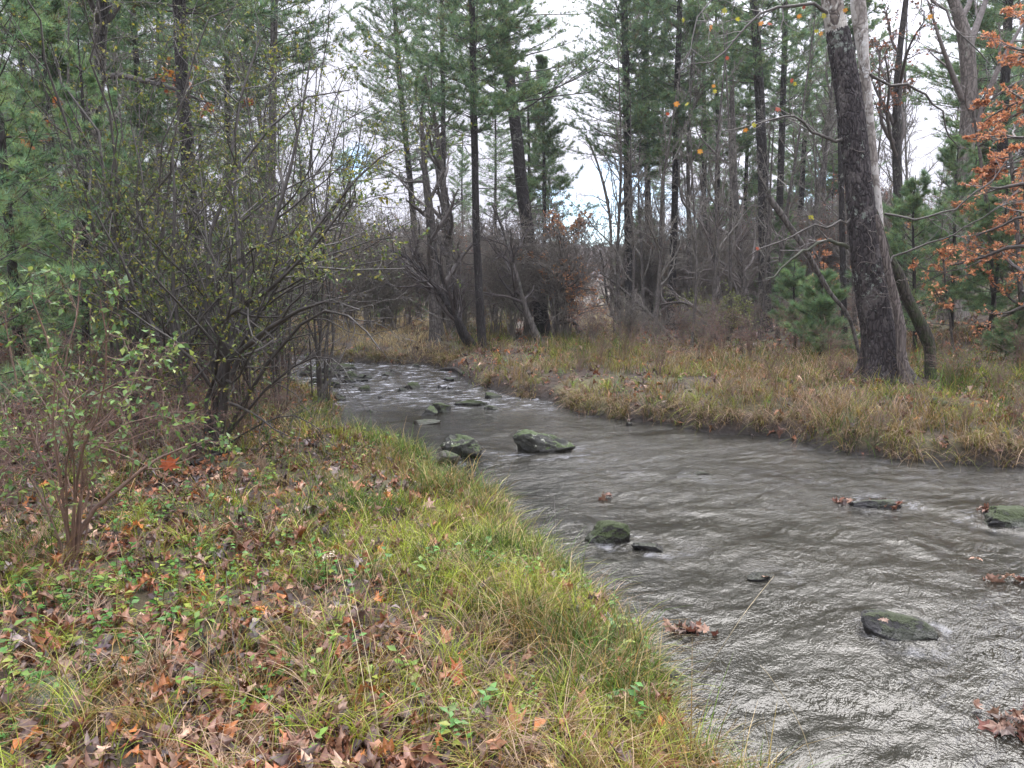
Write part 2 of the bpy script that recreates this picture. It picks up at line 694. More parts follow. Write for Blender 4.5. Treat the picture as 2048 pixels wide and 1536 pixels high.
def ground_mat():
    m, t = new_mat("forest_soil")
    out = t.n("ShaderNodeOutputMaterial")
    geo = t.n("ShaderNodeNewGeometry")
    p = geo.outputs["Position"]
    n1 = t.noise(p, .8, 5, .65)
    n2 = t.noise(p, 9, 6, .75)
    v = t.n("ShaderNodeTexVoronoi", feature="F1")
    v.inputs["Scale"].default_value = 11
    t.l(p, v.inputs["Vector"])
    leafc = t.mix(v.outputs["Color"], (.035, .022, .015), (.15, .09, .055))
    hsv = t.mix(.5, leafc, (.06, .04, .026))
    soil = t.mix(t.ramp(n2, [(.35, 0.0), (.65, 1.0)]), (.020, .015, .010), hsv)
    grs = t.mix(n2, (.07, .085, .03), (.17, .15, .07))
    col = t.mix(t.ramp(n1, [(.48, 0.0), (.62, .6)]), soil, grs)
    pb = t.n("ShaderNodeBsdfPrincipled")
    sz = t.n("ShaderNodeSeparateXYZ")
    t.l(p, sz.inputs[0])
    wetm = t.math("MULTIPLY", t.math("SUBTRACT", sz.outputs[2], WZ + .03), 6.0, clamp=True)
    col = t.mix(wetm, (.018, .014, .010), col)
    t.l(col, pb.inputs["Base Color"])
    pb.inputs["Roughness"].default_value = .9
    bp = t.n("ShaderNodeBump")
    bp.inputs["Strength"].default_value = .8
    bp.inputs["Distance"].default_value = .04
    t.l(t.math("ADD", n2, v.outputs["Distance"]), bp.inputs["Height"])
    t.l(bp.outputs[0], pb.inputs["Normal"])
    t.l(pb.outputs[0], out.inputs[0])
    return m


def water_mat():
    m, t = new_mat("creek_water")
    out = t.n("ShaderNodeOutputMaterial")
    geo = t.n("ShaderNodeNewGeometry")
    at_ = t.n("ShaderNodeAttribute", attribute_name="Col")     # r,g: flow coordinates; b: how broken the surface is
    sep = t.n("ShaderNodeSeparateColor")
    t.l(at_.outputs["Color"], sep.inputs[0])
    p = geo.outputs["Position"]
    comb = t.n("ShaderNodeCombineXYZ")
    t.l(t.math("MULTIPLY", sep.outputs[0], 40.0), comb.inputs[0])
    t.l(t.math("MULTIPLY", sep.outputs[1], 40.0), comb.inputs[1])
    fl = comb.outputs[0]
    warp = t.n("ShaderNodeTexNoise")
    warp.inputs["Scale"].default_value = 1.6
    warp.inputs["Detail"].default_value = 3
    t.l(p, warp.inputs["Vector"])
    wv = t.n("ShaderNodeVectorMath", operation="MULTIPLY_ADD")
    t.l(warp.outputs[1], wv.inputs[0])
    wv.inputs[1].default_value = (.22, .22, 0)
    t.l(fl, wv.inputs[2])
    q = wv.outputs[0]
    # fine ripples, longer across the current than along it
    a = t.noise(t.scaled(q, (1.0, .55, 1)), 72, 2, .6, 0)
    b = t.noise(t.scaled(q, (1.0, .5, 1)), 24, 3, .6, 0)
    c = t.noise(t.scaled(q, (1.0, .7, 1)), 5.5, 2, .5, .2)
    act = t.ramp(t.noise(p, .55, 3, .6), [(.34, .50), (.62, 1.15)])
    swirl = t.ramp(t.noise(t.scaled(q, (1.0, .28, 1)), 1.7, 4, .65, .5), [(.36, .55), (.62, 1.2)])
    act = t.math("MULTIPLY", t.math("MULTIPLY", act, swirl), sep.outputs[2])
    hh = t.math("ADD", t.math("MULTIPLY", a, .34), t.math("ADD", t.math("MULTIPLY", b, .62), t.math("MULTIPLY", c, .9)))
    hh = t.math("MULTIPLY", hh, act)
    bp = t.n("ShaderNodeBump")
    bp.inputs["Strength"].default_value = 1.0
    bp.inputs["Distance"].default_value = .023
    t.l(hh, bp.inputs["Height"])
    foam = t.math("MULTIPLY", t.math("SUBTRACT", sep.outputs[2], 1.0, clamp=True), t.ramp(t.noise(t.scaled(q, (1, .5, 1)), 5, 5, .75), [(.5, 0.0), (.66, 1.0)]))
    silt = t.mix(t.noise(p, .7, 4, .6), (.013, .013, .010), (.030, .028, .021))
    pb = t.n("ShaderNodeBsdfPrincipled")
    t.l(t.mix(foam, silt, (.45, .46, .48)), pb.inputs["Base Color"])
    t.l(t.math("MULTIPLY_ADD", foam, .3, .075), pb.inputs["Roughness"])
    pb.inputs["IOR"].default_value = 1.33
    pb.inputs["Specular IOR Level"].default_value = .5
    t.l(bp.outputs[0], pb.inputs["Normal"])
    t.l(pb.outputs[0], out.inputs[0])
    return m


M_NEEDLE = leaf_mat("pine_needles", .5, .3, .5, .25, 3)
M_LEAF = leaf_mat("broad_leaves", .4, .35, .4, .2, 30)
M_DRY = leaf_mat("dry_leaves", .18, .4, .45, .3, 45)
M_GRASS = leaf_mat("grass_blades", .35, .3, .5, .2, 25)
M_TWIG = twig_mat("twigs")
M_BARK_PINE = bark_mat("pine_bark", (.008, .007, .006), (.038, .033, .030), (.16, .17, .14), .35)
M_BARK_GREY = bark_mat("grey_bark", (.035, .031, .027), (.14, .125, .11), (.20, .21, .17), .4, (6, 6, 1.6), .4)
M_BARK_DARK = bark_mat("dark_bark", (.012, .010, .009), (.060, .053, .046), (.15, .16, .12), .35, (7, 7, 1.8), .5)
M_BARK_MOSSY = bark_mat("mossy_bark", (.015, .013, .010), (.07, .06, .045), (.16, .18, .14), .25, moss=(.035, .05, .015))
M_BARK_SYC = bark_mat("scaly_dark_bark", (.010, .008, .008), (.058, .048, .047), (.22, .25, .21), .48, (9, 9, 2.6), 1.0, patch=((.095, .084, .078), .57))
M_BARK_SYC_TOP = bark_mat("flaking_bark", (.05, .04, .035), (.20, .17, .14), (.5, .5, .46), .5, (5, 5, 3), .5, patch=((.42, .40, .35), .5))
M_BARK_WHITE = bark_mat("white_bark", (.16, .14, .12), (.36, .33, .29), (.6, .6, .57), .6, (5, 5, 2.5), .4, patch=((.50, .48, .44), .50))
M_DEAD = bark_mat("bare_dead_wood", (.045, .036, .032), (.20, .17, .15), None, 0, (14, 14, 1.0), .8)
M_SOIL = ground_mat()
M_WATER = water_mat()
ROCK_PALE = rock_mat("lichen_stone", (.012, .013, .010), (.055, .055, .040), (.36, .37, .29), .66, (.05, .075, .02), .70)
ROCK_MOSS = rock_mat("mossy_stone", (.010, .010, .008), (.038, .035, .027), (.22, .22, .17), .66, (.030, .044, .008), .55)
ROCK_DARK = rock_mat("wet_dark_stone", (.007, .007, .006), (.028, .026, .022), (.14, .14, .12), .70, (.03, .04, .012), .66)
ROCK_GREY = rock_mat("grey_stone", (.05, .047, .04), (.20, .18, .15), (.26, .25, .19), .60, (.05, .065, .025), .66)


# ------------------------------------------------------------------ the ground
def build_ground():
    u = np.linspace(-5.6, 5.6, 560)
    xs = 1.6 * np.sinh(u) + 1.5
    v = np.linspace(-1.6, 5.2, 520)
    ys = 5 + 6.5 * np.sinh(v)
    X, Y = np.meshgrid(xs, ys)
    Z = H(X, Y)
    nx, ny = len(xs), len(ys)
    idx = np.arange(nx * ny).reshape(ny, nx)
    f = np.stack([idx[:-1, :-1], idx[:-1, 1:], idx[1:, 1:], idx[1:, :-1]], -1).reshape(-1, 4)
    mb = MB()
    mb.add(np.stack([X, Y, Z], -1), f)
    tag(mb.build("ground", M_SOIL), kind="structure")


def build_water():
    nr, na = 620, 640
    r = 1.2 * (46 / 1.2) ** np.linspace(0, 1, nr)
    a = np.radians(np.linspace(-44, 62, na))
    Rr, A = np.meshgrid(r, a, indexing="ij")
    X, Y = Rr * np.sin(A), Rr * np.cos(A)
    # current runs from the far left down to the near right
    fx, fy = .62, -.78
    bend = 1.2 * np.sin(Y * .25)
    s_ = X * fx + Y * fy + bend
    c_ = X * fy * -1 + Y * fx
    sd = signed(X, Y)
    wx = X + .5 * fbm(X * 1.3, Y * 1.3, 5)
    wy = Y + .5 * fbm(X * 1.3, Y * 1.3, 6)
    z = .030 * (fbm(wx * 2.1, wy * 2.1, 11) - .5) + .018 * (fbm((wx * fx + wy * fy) * 9, (wx * -fy + wy * fx) * 4.5, 17, 2) - .5)
    riffle = sstep((Y - 12) / 3) * (1 - sstep((Y - 24) / 4))
    act = .55 + .4 * sstep((Y - 5) / 4) + .75 * riffle + .35 * fbm(X * .5, Y * .5, 31)
    pool = np.exp(-((X + 1.2) ** 2 / 3 + (Y - 12.2) ** 2 / 2.0))
    act = act * (1 - .75 * pool)
    for qx, qy, qw in ((1089, 905, .42), (940, 918, .36), (1225, 1090, .2), (1300, 1100, .2), (1790, 1275, .24), (2000, 1050, .35), (1530, 1160, .12), (1750, 1015, .28),
                       (880, 830, .4), (936, 812, .4), (985, 818, .2), (824, 777, .3), (730, 782, .3), (982, 797, .3)):
        c0 = P(qx, qy, WZ)
        dd_ = np.hypot(X - c0[0] - .1, (Y - c0[1] - .05) * 1.0)
        act = act + .75 * np.exp(-((dd_ - qw) / (.07 + .12 * qw)) ** 2) * (.4 + .6 * fbm(X * 6, Y * 6, 33))
    edge = sstep(-sd / .6)
    z = z * (.35 + .65 * act) * (.4 + .6 * edge)
    z = np.minimum(z, .03)
    idx = np.arange(nr * na).reshape(nr, na)
    f = np.stack([idx[:-1, :-1], idx[:-1, 1:], idx[1:, 1:], idx[1:, :-1]], -1).reshape(-1, 4)
    keep = (sd.ravel()[f] < .4).any(1)
    f = f[keep][:, ::-1]
    col = np.stack([s_ / 40, c_ / 40, act], -1).reshape(-1, 3)
    used = np.zeros(nr * na, bool)
    used[f.ravel()] = True
    remap = np.cumsum(used) - 1
    mb = MB()
    vv = np.stack([X, Y, WZ + z], -1).reshape(-1, 3)[used]
    mb.add(vv, remap[f], col[used])
    tag(mb.build("water", M_WATER), kind="structure")


def build_hills():
    xs = np.linspace(-700, 700, 160)
    ys = np.linspace(230, 700, 60)
    X, Y = np.meshgrid(xs, ys)
    ridge = sstep((Y - 240) / 190)
    hgt = 21 + 8 * (fbm(X / 150 + 4, Y / 300, 41) - .5) - 5 * np.exp(-((X - 52) / 50) ** 2)
    Z = ridge * hgt + 1.5 + 3 * (fbm(X / 14, Y / 14, 43) - .5) * ridge
    nx, ny = len(xs), len(ys)
    idx = np.arange(nx * ny).reshape(ny, nx)
    f = np.stack([idx[:-1, :-1], idx[:-1, 1:], idx[1:, 1:], idx[1:, :-1]], -1).reshape(-1, 4)
    m, t = new_mat("far_hillside")
    out = t.n("ShaderNodeOutputMaterial")
    pb = t.n("ShaderNodeBsdfPrincipled", i_Roughness=1.0)
    geo = t.n("ShaderNodeNewGeometry")
    t.l(t.mix(t.noise(geo.outputs["Position"], .05, 6, .7), (.06, .05, .045), (.20, .13, .11)), pb.inputs["Base Color"])
    t.l(pb.outputs[0], out.inputs[0])
    mb = MB()
    mb.add(np.stack([X, Y, Z], -1), f)
    tag(mb.build("hills", m), kind="structure")
    # bare autumn woods on the hill
    rng = np.random.default_rng(5)
    n = 26000
    x = rng.uniform(-260, 330, n)
    y = 250 + 200 * rng.random(n)
    zz = sstep((y - 240) / 190) * (21 + 8 * (fbm(x / 150 + 4, y / 300, 41) - .5) - 5 * np.exp(-((x - 52) / 50) ** 2)) + 1.5 + rng.uniform(0, 5, n)
    base = np.array([[.20, .14, .12], [.14, .11, .10], [.28, .15, .10], [.06, .09, .06]])[rng.choice(4, n, p=[.4, .35, .15, .1])]
    mb = MB()
    d = rng.normal(size=(n, 3)) * .5 + np.array([0, 0, 1.2])
    place(mb, CARD, np.stack([x, y, zz], -1), d, rng.uniform(2.2, 5, n), base * rng.uniform(.7, 1.3, (n, 1)), rng)
    tag(mb.build("distant_wood", M_DRY), "hazy brown and rust bare woods covering the far hillside seen through the gap in the pines", "woods", kind="stuff")


build_ground()
build_water()
build_hills()


# ------------------------------------------------------------------ ground cover
def cover_points(n, rmax, power, rng, az=(-42, 46), rmin=1.7):
    """random spots on land round the viewer's bank, denser close by"""
    q = rng.random(n)
    r = rmin * (rmax / rmin) ** (q ** power)
    a = np.radians(rng.uniform(az[0], az[1], n))
    x, y = r * np.sin(a), r * np.cos(a)
    sd = signed(x, y)
    return x, y, r, sd


def is_left(x, y):
    # viewer's side of the creek
    return x < np.interp(y, [0, 3, 5, 8, 12, 15, 20, 30], [2.6, 2.2, 2.0, 1.2, -.5, -1.5, -2.4, -9])


GREEN = np.array([.080, .145, .020])
LIME = np.array([.29, .345, .04])
STRAW = np.array([.43, .34, .17])
OCHRE = np.array([.25, .17, .05])
PINKTAN = np.array([.36, .255, .165])


def blades(mb, bx, by, bz, hgt, wid, lean_dir, lean, col, rng, K=4, droop=.48):
    N = len(bx)
    t = np.linspace(0, 1, K)[None]
    ld = lean_dir[:, None]
    out = lean[:, None] * hgt[:, None] * (t ** 1.7)
    droop = np.broadcast_to(np.asarray(droop, float).reshape(-1, 1), (N, 1))
    up = hgt[:, None] * (t - droop * lean[:, None] * t ** 2.4)
    x = bx[:, None] + out * np.cos(ld)
    y = by[:, None] + out * np.sin(ld)
    z = bz[:, None] + up
    w = wid[:, None] * (1 - t ** 1.6 * .92) * .5
    sa = rng.uniform(0, 2 * math.pi, N)[:, None]
    sx, sy = np.cos(sa) * w, np.sin(sa) * w
    v = np.stack([np.stack([x - sx, y - sy, z], -1), np.stack([x + sx, y + sy, z], -1)], 2)
    idx = np.arange(N * K * 2).reshape(N, K, 2)
    f = np.stack([idx[:, :-1, 0], idx[:, :-1, 1], idx[:, 1:, 1], idx[:, 1:, 0]], -1).reshape(-1, 4)
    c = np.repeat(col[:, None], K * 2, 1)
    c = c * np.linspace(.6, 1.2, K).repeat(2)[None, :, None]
    mb.add(v.reshape(-1, 3), f, c.reshape(-1, 3))


base_syc = at(1775, 768, 13.2)


def build_grass():
    rng = np.random.default_rng(11)
    mb = MB()
    # --- short turf between the leaves
    x, y, r, sd = cover_points(100000, 60, .85, rng)
    left = is_left(x, y)
    gmask = fbm(x * .9, y * .9, 51)
    px = x / y
    # the strip along the water is grassy, the woods' floor on the left is leafy
    grassy = np.where(left, sstep((px + .36 + .05 * np.sin(y * 3)) / .20), sstep((14.5 - (x - 3) * .3 - y * .3 + 4) / 3))
    front = sstep((r - 2.4) / 1.6)
    dens = np.where(left, np.maximum(grassy, .16) * (.34 + .45 * front), .60 * grassy) + .03
    Lr = np.interp(px, [.1, .3, .5, .65], [5.0, 3.9, 2.2, 1.4])
    grassy = np.where(left, grassy, 1 - 1.0 * sstep((sd - Lr) / 1.6))
    grassy = np.where(~left & (y > 20) & (px < .16), .9, grassy)
    dens = np.where(~left & (y > 20), .9 * grassy + .05, dens)
    tq0 = P(950, 735, -.3)
    dens = np.where(np.hypot(x - tq0[0], y - tq0[1]) < 1.7, .05, dens)
    for tx, ty, tr in ((base_syc[0], base_syc[1], 1.0),):
        dens = np.where(np.hypot(x - tx, y - ty) < tr, dens * .15, dens)
    keep = (sd > .02) & (rng.random(len(x)) < dens * np.where(left, sstep((gmask - .24) / .25), sstep((gmask - .34) / .2))) & ((y < 22) | (px < .0) | (px > .05))
    x, y, r, sd, left, gm = (q[keep] for q in (x, y, r, sd, left, gmask))
    n = len(x)
    per = 7
    cx = np.repeat(x, per) + rng.normal(size=n * per) * .028 * np.repeat(1 + r * .08, per)
    cy = np.repeat(y, per) + rng.normal(size=n * per) * .028 * np.repeat(1 + r * .08, per)
    rr = np.repeat(r, per)
    patch = np.repeat(fbm(x * .7 + 9, y * .7, 61), per)
    patch2 = np.repeat(fbm(x * 2.2 + 9, y * 2.2, 67), per)
    lf = np.repeat(left, per)
    q = rng.random(n * per)
    zone = np.repeat(fbm(x * .45 + 3, y * .45 + 8, 63), per)
    q = np.clip(q + np.where(lf, .25, .75) * (zone - .5) * 2, 0, .999)
    green = sstep((patch - .36) / .24)
    col = np.where((q < np.where(lf, .38, .26) + .46 * green)[:, None], np.where((patch2 > .5)[:, None], GREEN, LIME), np.where((q < .82)[:, None], OCHRE, STRAW))
    pxr = cx / cy
    patchy = ~lf & (((cy > 21.5) & (pxr < -.085)) | ((cy > 30) & (pxr > .06) & (pxr < .17)))
    q = np.where(patchy, .83, q)
    far_tan = (~lf & (q > .48))
    col = np.where(far_tan[:, None], np.where(patchy[:, None], STRAW * 1.1, np.where((q > .8)[:, None], PINKTAN, OCHRE * .95)), col)
    col = col * np.clip(rng.lognormal(-.12, .45, (n * per, 1)), .2, 2.0) * rng.uniform(.92, 1.08, (n * per, 3))
    hg = rng.uniform(.05, .17, n * per) * (1 + .9 * sstep((patch2 - .45) / .2)) * (1 + .35 * sstep((rr - 6) / 5))
    hg = hg * np.where(lf, 1, 1.25) * np.repeat(rng.lognormal(0, .3, n), per)
    wd = rng.uniform(.0022, .0048, n * per) * (1 + rr * .10)
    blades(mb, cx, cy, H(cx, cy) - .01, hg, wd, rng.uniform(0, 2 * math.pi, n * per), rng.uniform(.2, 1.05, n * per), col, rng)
    # --- long arching tussocks leaning out over the water on both banks
    seg = []
    for i in range(len(poly) - 5):
        a, b = poly[i], poly[i + 1]
        L = np.linalg.norm(b - a)
        if min(a[1], b[1]) < .5:
            continue
        rr_ = max(np.hypot(*a), 2)
        rt_ = i >= len(left_px)
        m = max(1, int(L / ((.026 if rt_ else .078) + .003 * rr_)))
        e = (b - a) / L
        nrm_ = np.array([-e[1], e[0]])
        if signed(*((a + b) / 2 + nrm_ * .15)) > 0:
            nrm_ = -nrm_
        for k in range(m):
            q = a + (b - a) * rng.random() - nrm_ * (abs(rng.normal()) * .22 + (.01 if rt_ else 0))
            seg.append((q[0], q[1], math.atan2(nrm_[1], nrm_[0]), i >= len(left_px)))
    seg = np.array(seg)
    keep = fbm(seg[:, 0] * 1.1, seg[:, 1] * 1.1, 71) > .33
    # bare leafy earth round the dark pine on the point
    tp = P(950, 735, -.3)
    keep &= np.hypot(seg[:, 0] - tp[0], seg[:, 1] - tp[1]) > 2.0
    for qx, qy, qr in ((925, 935, .45), (1215, 1105, .25)):
        tq = P(qx, qy, -.4)
        keep &= np.hypot(seg[:, 0] - tq[0], seg[:, 1] - tq[1]) > qr
    seg = seg[keep]
    n = len(seg)
    per = 34
    N = n * per
    bx = np.repeat(seg[:, 0], per) + rng.normal(size=N) * .035
    by = np.repeat(seg[:, 1], per) + rng.normal(size=N) * .035
    rr = np.hypot(bx, by)
    ang = np.repeat(seg[:, 2], per) + rng.normal(size=N) * .95
    right = np.repeat(seg[:, 3] > .5, per)
    patch = np.repeat(vn(seg[:, 0] * 2.3, seg[:, 1] * 2.3, 77), per)
    q = rng.random(N)
    cl = np.where((q < .45)[:, None], GREEN * 1.1, np.where((q < .7)[:, None], LIME * .9, STRAW * .85))
    cr = np.where((q < .16)[:, None], LIME * .8, np.where((q < .5)[:, None], OCHRE * .9, PINKTAN))
    col = np.where((right | (patch > .66))[:, None], cr, cl) * np.clip(rng.lognormal(-.15, .42, (N, 1)), .2, 2)
    hg = rng.uniform(.16, .42, N) * np.repeat(rng.uniform(.6, 1.15, n), per) * np.where(right, 1.0, .85 - .38 * sstep((rr - 5.5) / 3))
    lean = rng.uniform(.35, 1.25, N) + .35 * right
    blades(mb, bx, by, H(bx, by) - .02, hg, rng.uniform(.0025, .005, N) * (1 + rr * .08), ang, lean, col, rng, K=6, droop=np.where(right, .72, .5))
    # --- dead bent tussocks and tall straws scattered on the near bank
    x, y, r, sd = cover_points(4200, 22, 1.0, rng)
    k = (sd > .1) & (rng.random(len(x)) < np.where(is_left(x, y), np.where(x / y < -.12, .26, .5), 1.0)) & (is_left(x, y) | (sd < np.interp(x / y, [.1, .3, .5, .65], [5.0, 3.9, 2.2, 1.4])))
    x, y, r = x[k], y[k], r[k]
    n = len(x)
    per = 22
    N = n * per
    bx = np.repeat(x, per) + rng.normal(size=N) * .02
    by = np.repeat(y, per) + rng.normal(size=N) * .02
    tone = np.repeat(rng.random(n), per)[:, None]
    col = (PINKTAN * 1.15 * (tone > .62) + OCHRE * ((tone <= .62) & (tone > .35)) + LIME * (tone <= .35)) * 1.0 * rng.uniform(.65, 1.2, (N, 1))
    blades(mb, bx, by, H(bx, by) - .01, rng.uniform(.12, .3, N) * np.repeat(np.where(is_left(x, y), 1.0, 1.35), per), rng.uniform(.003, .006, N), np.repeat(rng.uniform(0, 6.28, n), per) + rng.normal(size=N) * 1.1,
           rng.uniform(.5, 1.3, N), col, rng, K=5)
    tag(mb.build("grass", M_GRASS), "yellow green and straw coloured grass and sedge covering both banks of the creek", "grass", kind="stuff")


LEAFCOL = np.array([[.21, .080, .038], [.27, .135, .075], [.15, .080, .055], [.38, .25, .17], [.095, .060, .048], [.33, .12, .035], [.24, .19, .18], [.070, .040, .030]])


def build_litter():
    rng = np.random.default_rng(21)
    ov = (OVAL[0] * np.array([1, .9, 2.5]) - np.array([0, .45, 0]), OVAL[1])
    tpls = [maple_tpl(2, 1.3), oak_tpl(3, .9), oak_tpl(6, 1.3), ov, ov, maple_tpl(5, 1.9)]
    mb = MB()
    x, y, r, sd = cover_points(62000, 42, .88, rng, rmin=1.5)
    left = is_left(x, y)
    px = x / y
    g = fbm(x * 1.3, y * 1.3, 81)
    leafy = np.where(left, np.clip(.50 + sstep((-px - .10) / .2) + sstep((3.6 - y) / 1.6) * .62, 0, 1), .45 + .8 * sstep((sd - np.interp(px, [.1, .3, .5, .65], [5.0, 3.9, 2.2, 1.4]) + 1) / 1.6))
    tp = P(950, 735, -.3)
    near_pt = np.hypot(x - tp[0], y - tp[1]) < 2.4
    leafy = np.where(near_pt, 1, leafy)
    keep = (sd > -.02) & (rng.random(len(x)) < leafy * (.35 + .75 * sstep((g - .3) / .3)))
    x, y, r, sd, px = (q[keep] for q in (x, y, r, sd, px))
    n = len(x)
    z = H(x, y) + rng.uniform(.003, .035, n)
    th = rng.uniform(0, 2 * math.pi, n)
    tilt = rng.normal(size=n) * .24
    fwd = np.stack([np.cos(th), np.sin(th), tilt], -1)
    col = LEAFCOL[rng.choice(len(LEAFCOL), n, p=[.21, .19, .19, .07, .15, .07, .04, .08])] * np.clip(rng.lognormal(-.1, .4, (n, 1)), .25, 1.9)
    sz = rng.uniform(.04, .105, n) * (1 + .02 * r) * np.where(left[keep], 1, 1.25)
    which = rng.integers(0, len(tpls), n)
    pos = np.stack([x, y, z], -1)
    for i, tp_ in enumerate(tpls):
        k = which == i
        place(mb, tp_, pos[k], fwd[k], sz[k], col[k], rng, up=np.array([0, 0, 1.]), jit=.28, crumple=.055)
    tag(mb.build("leaf_litter", M_DRY), "fallen brown, russet and mauve leaves carpeting the creek banks and forest floor", "leaf litter", kind="stuff")
    # green herbs
    mb = MB()
    x, y, r, sd = cover_points(13000, 20, .95, rng)
    g = fbm(x * 1.1, y * 1.1, 91)
    okr = is_left(x, y) | (sd < np.interp(x / y, [.1, .3, .5, .65], [5.0, 3.9, 2.2, 1.4]))
    keep = okr & (sd > .05) & (rng.random(len(x)) < sstep((g - .44) / .16) * np.where(r < 4, .75, .5))
    x, y, r = x[keep], y[keep], r[keep]
    n = len(x)
    K = 7
    base = np.stack([x, y, H(x, y)], -1)
    hh = rng.uniform(.04, .16, n)
    tiltd = rng.normal(size=(n, 2)) * .25
    tip = base + np.stack([tiltd[:, 0] * hh, tiltd[:, 1] * hh, hh], -1)
    paths = np.stack([base, (base + tip) / 2, tip], 1)
    tubes(mb, paths, np.full((n, 3), .0012) * (1 + r[:, None] * .1), 3, np.array([.10, .13, .04]))
    tone = rng.random(n)
    c0 = np.where((tone < .5)[:, None], np.array([.10, .24, .05]), np.where((tone < .8)[:, None], np.array([.17, .28, .05]), np.array([.27, .31, .06])))
    for k in range(K):
        f = (k + 1) / K
        a = k * 2.4 + rng.uniform(0, 6.28, n)
        pos = base + (tip - base) * f
        d = np.stack([np.cos(a), np.sin(a), rng.uniform(-.1, .5, n)], -1)
        place(mb, OVAL, pos, d, rng.uniform(.02, .052, n) * (1 + .03 * r), c0 * rng.uniform(.7, 1.25, (n, 1)), rng, up=np.array([0, 0, 1.]), jit=.3)
    tag(mb.build("green_herbs", M_LEAF), "small bright green broad leaved weeds sprouting through the fallen leaves", "weeds", kind="stuff")


build_grass()
build_litter()


# ------------------------------------------------------------------ rocks
def rock_mesh(name, dims, seed, mat, cuts=7, rough=.13, sub=5, wedge=0.0):
    import bmesh
    bm = bmesh.new()
    bmesh.ops.create_icosphere(bm, subdivisions=sub, radius=1)
    rng = np.random.default_rng(seed)
    planes = [(nrm(rng.normal(size=3) * np.array([1, 1, .8])), rng.uniform(.55, .85)) for _ in range(cuts)]
    v = np.array([q.co[:] for q in bm.verts])
    f = np.array([[q.index for q in p.verts] for p in bm.faces])
    bm.free()
    v = np.sign(v) * np.abs(v) ** .68
    for pn, pd in planes:
        d = v @ pn - pd
        v = v - np.where(d > 0, d, 0)[:, None] * pn * 1.0
    nn = np.array([mnoise.fractal(Vector(p * 2.2 + seed * 3.1), .9, 2.1, 5) for p in v])
    n2 = np.array([abs(mnoise.noise(Vector(p * 5.0 + seed))) for p in v])
    v = v * (1 + rough * nn - .09 * n2)[:, None]
    v[:, 2] *= 1 - wedge * v[:, 0]
    v = v * np.array(dims) / 2
    mb = MB()
    mb.add(v, f)
    return mb.mesh(name, mat)


def stone(name, px, py, wpx, hpx, depth, seed, mat, label, rz=0.0, group=None, z=WZ, cuts=7, lift=.0, tilt=0.0, rough=.13, cat="rock", wedge=0.0):
    """py = water line in front of the stone"""
    p = P(px, py, z)
    s = p[1] / F
    w, h = wpx * s, hpx * s * .9
    d = w * depth
    big = wpx > 60
    me = rock_mesh(name, (w * 1.12, d, h * 2.0 if h > .12 * w else h * 2.6), seed, mat, cuts, rough, 5 if big else 4, wedge)
    o = bpy.data.objects.new(name, me)
    scene.collection.objects.link(o)
    o.location = (p[0] * (1 + d * .4 / p[1]), p[1] + d * .42, z + lift - h * .02)
    o.rotation_euler = (0, tilt, rz)
    tag(o, label, cat, group)
    return o


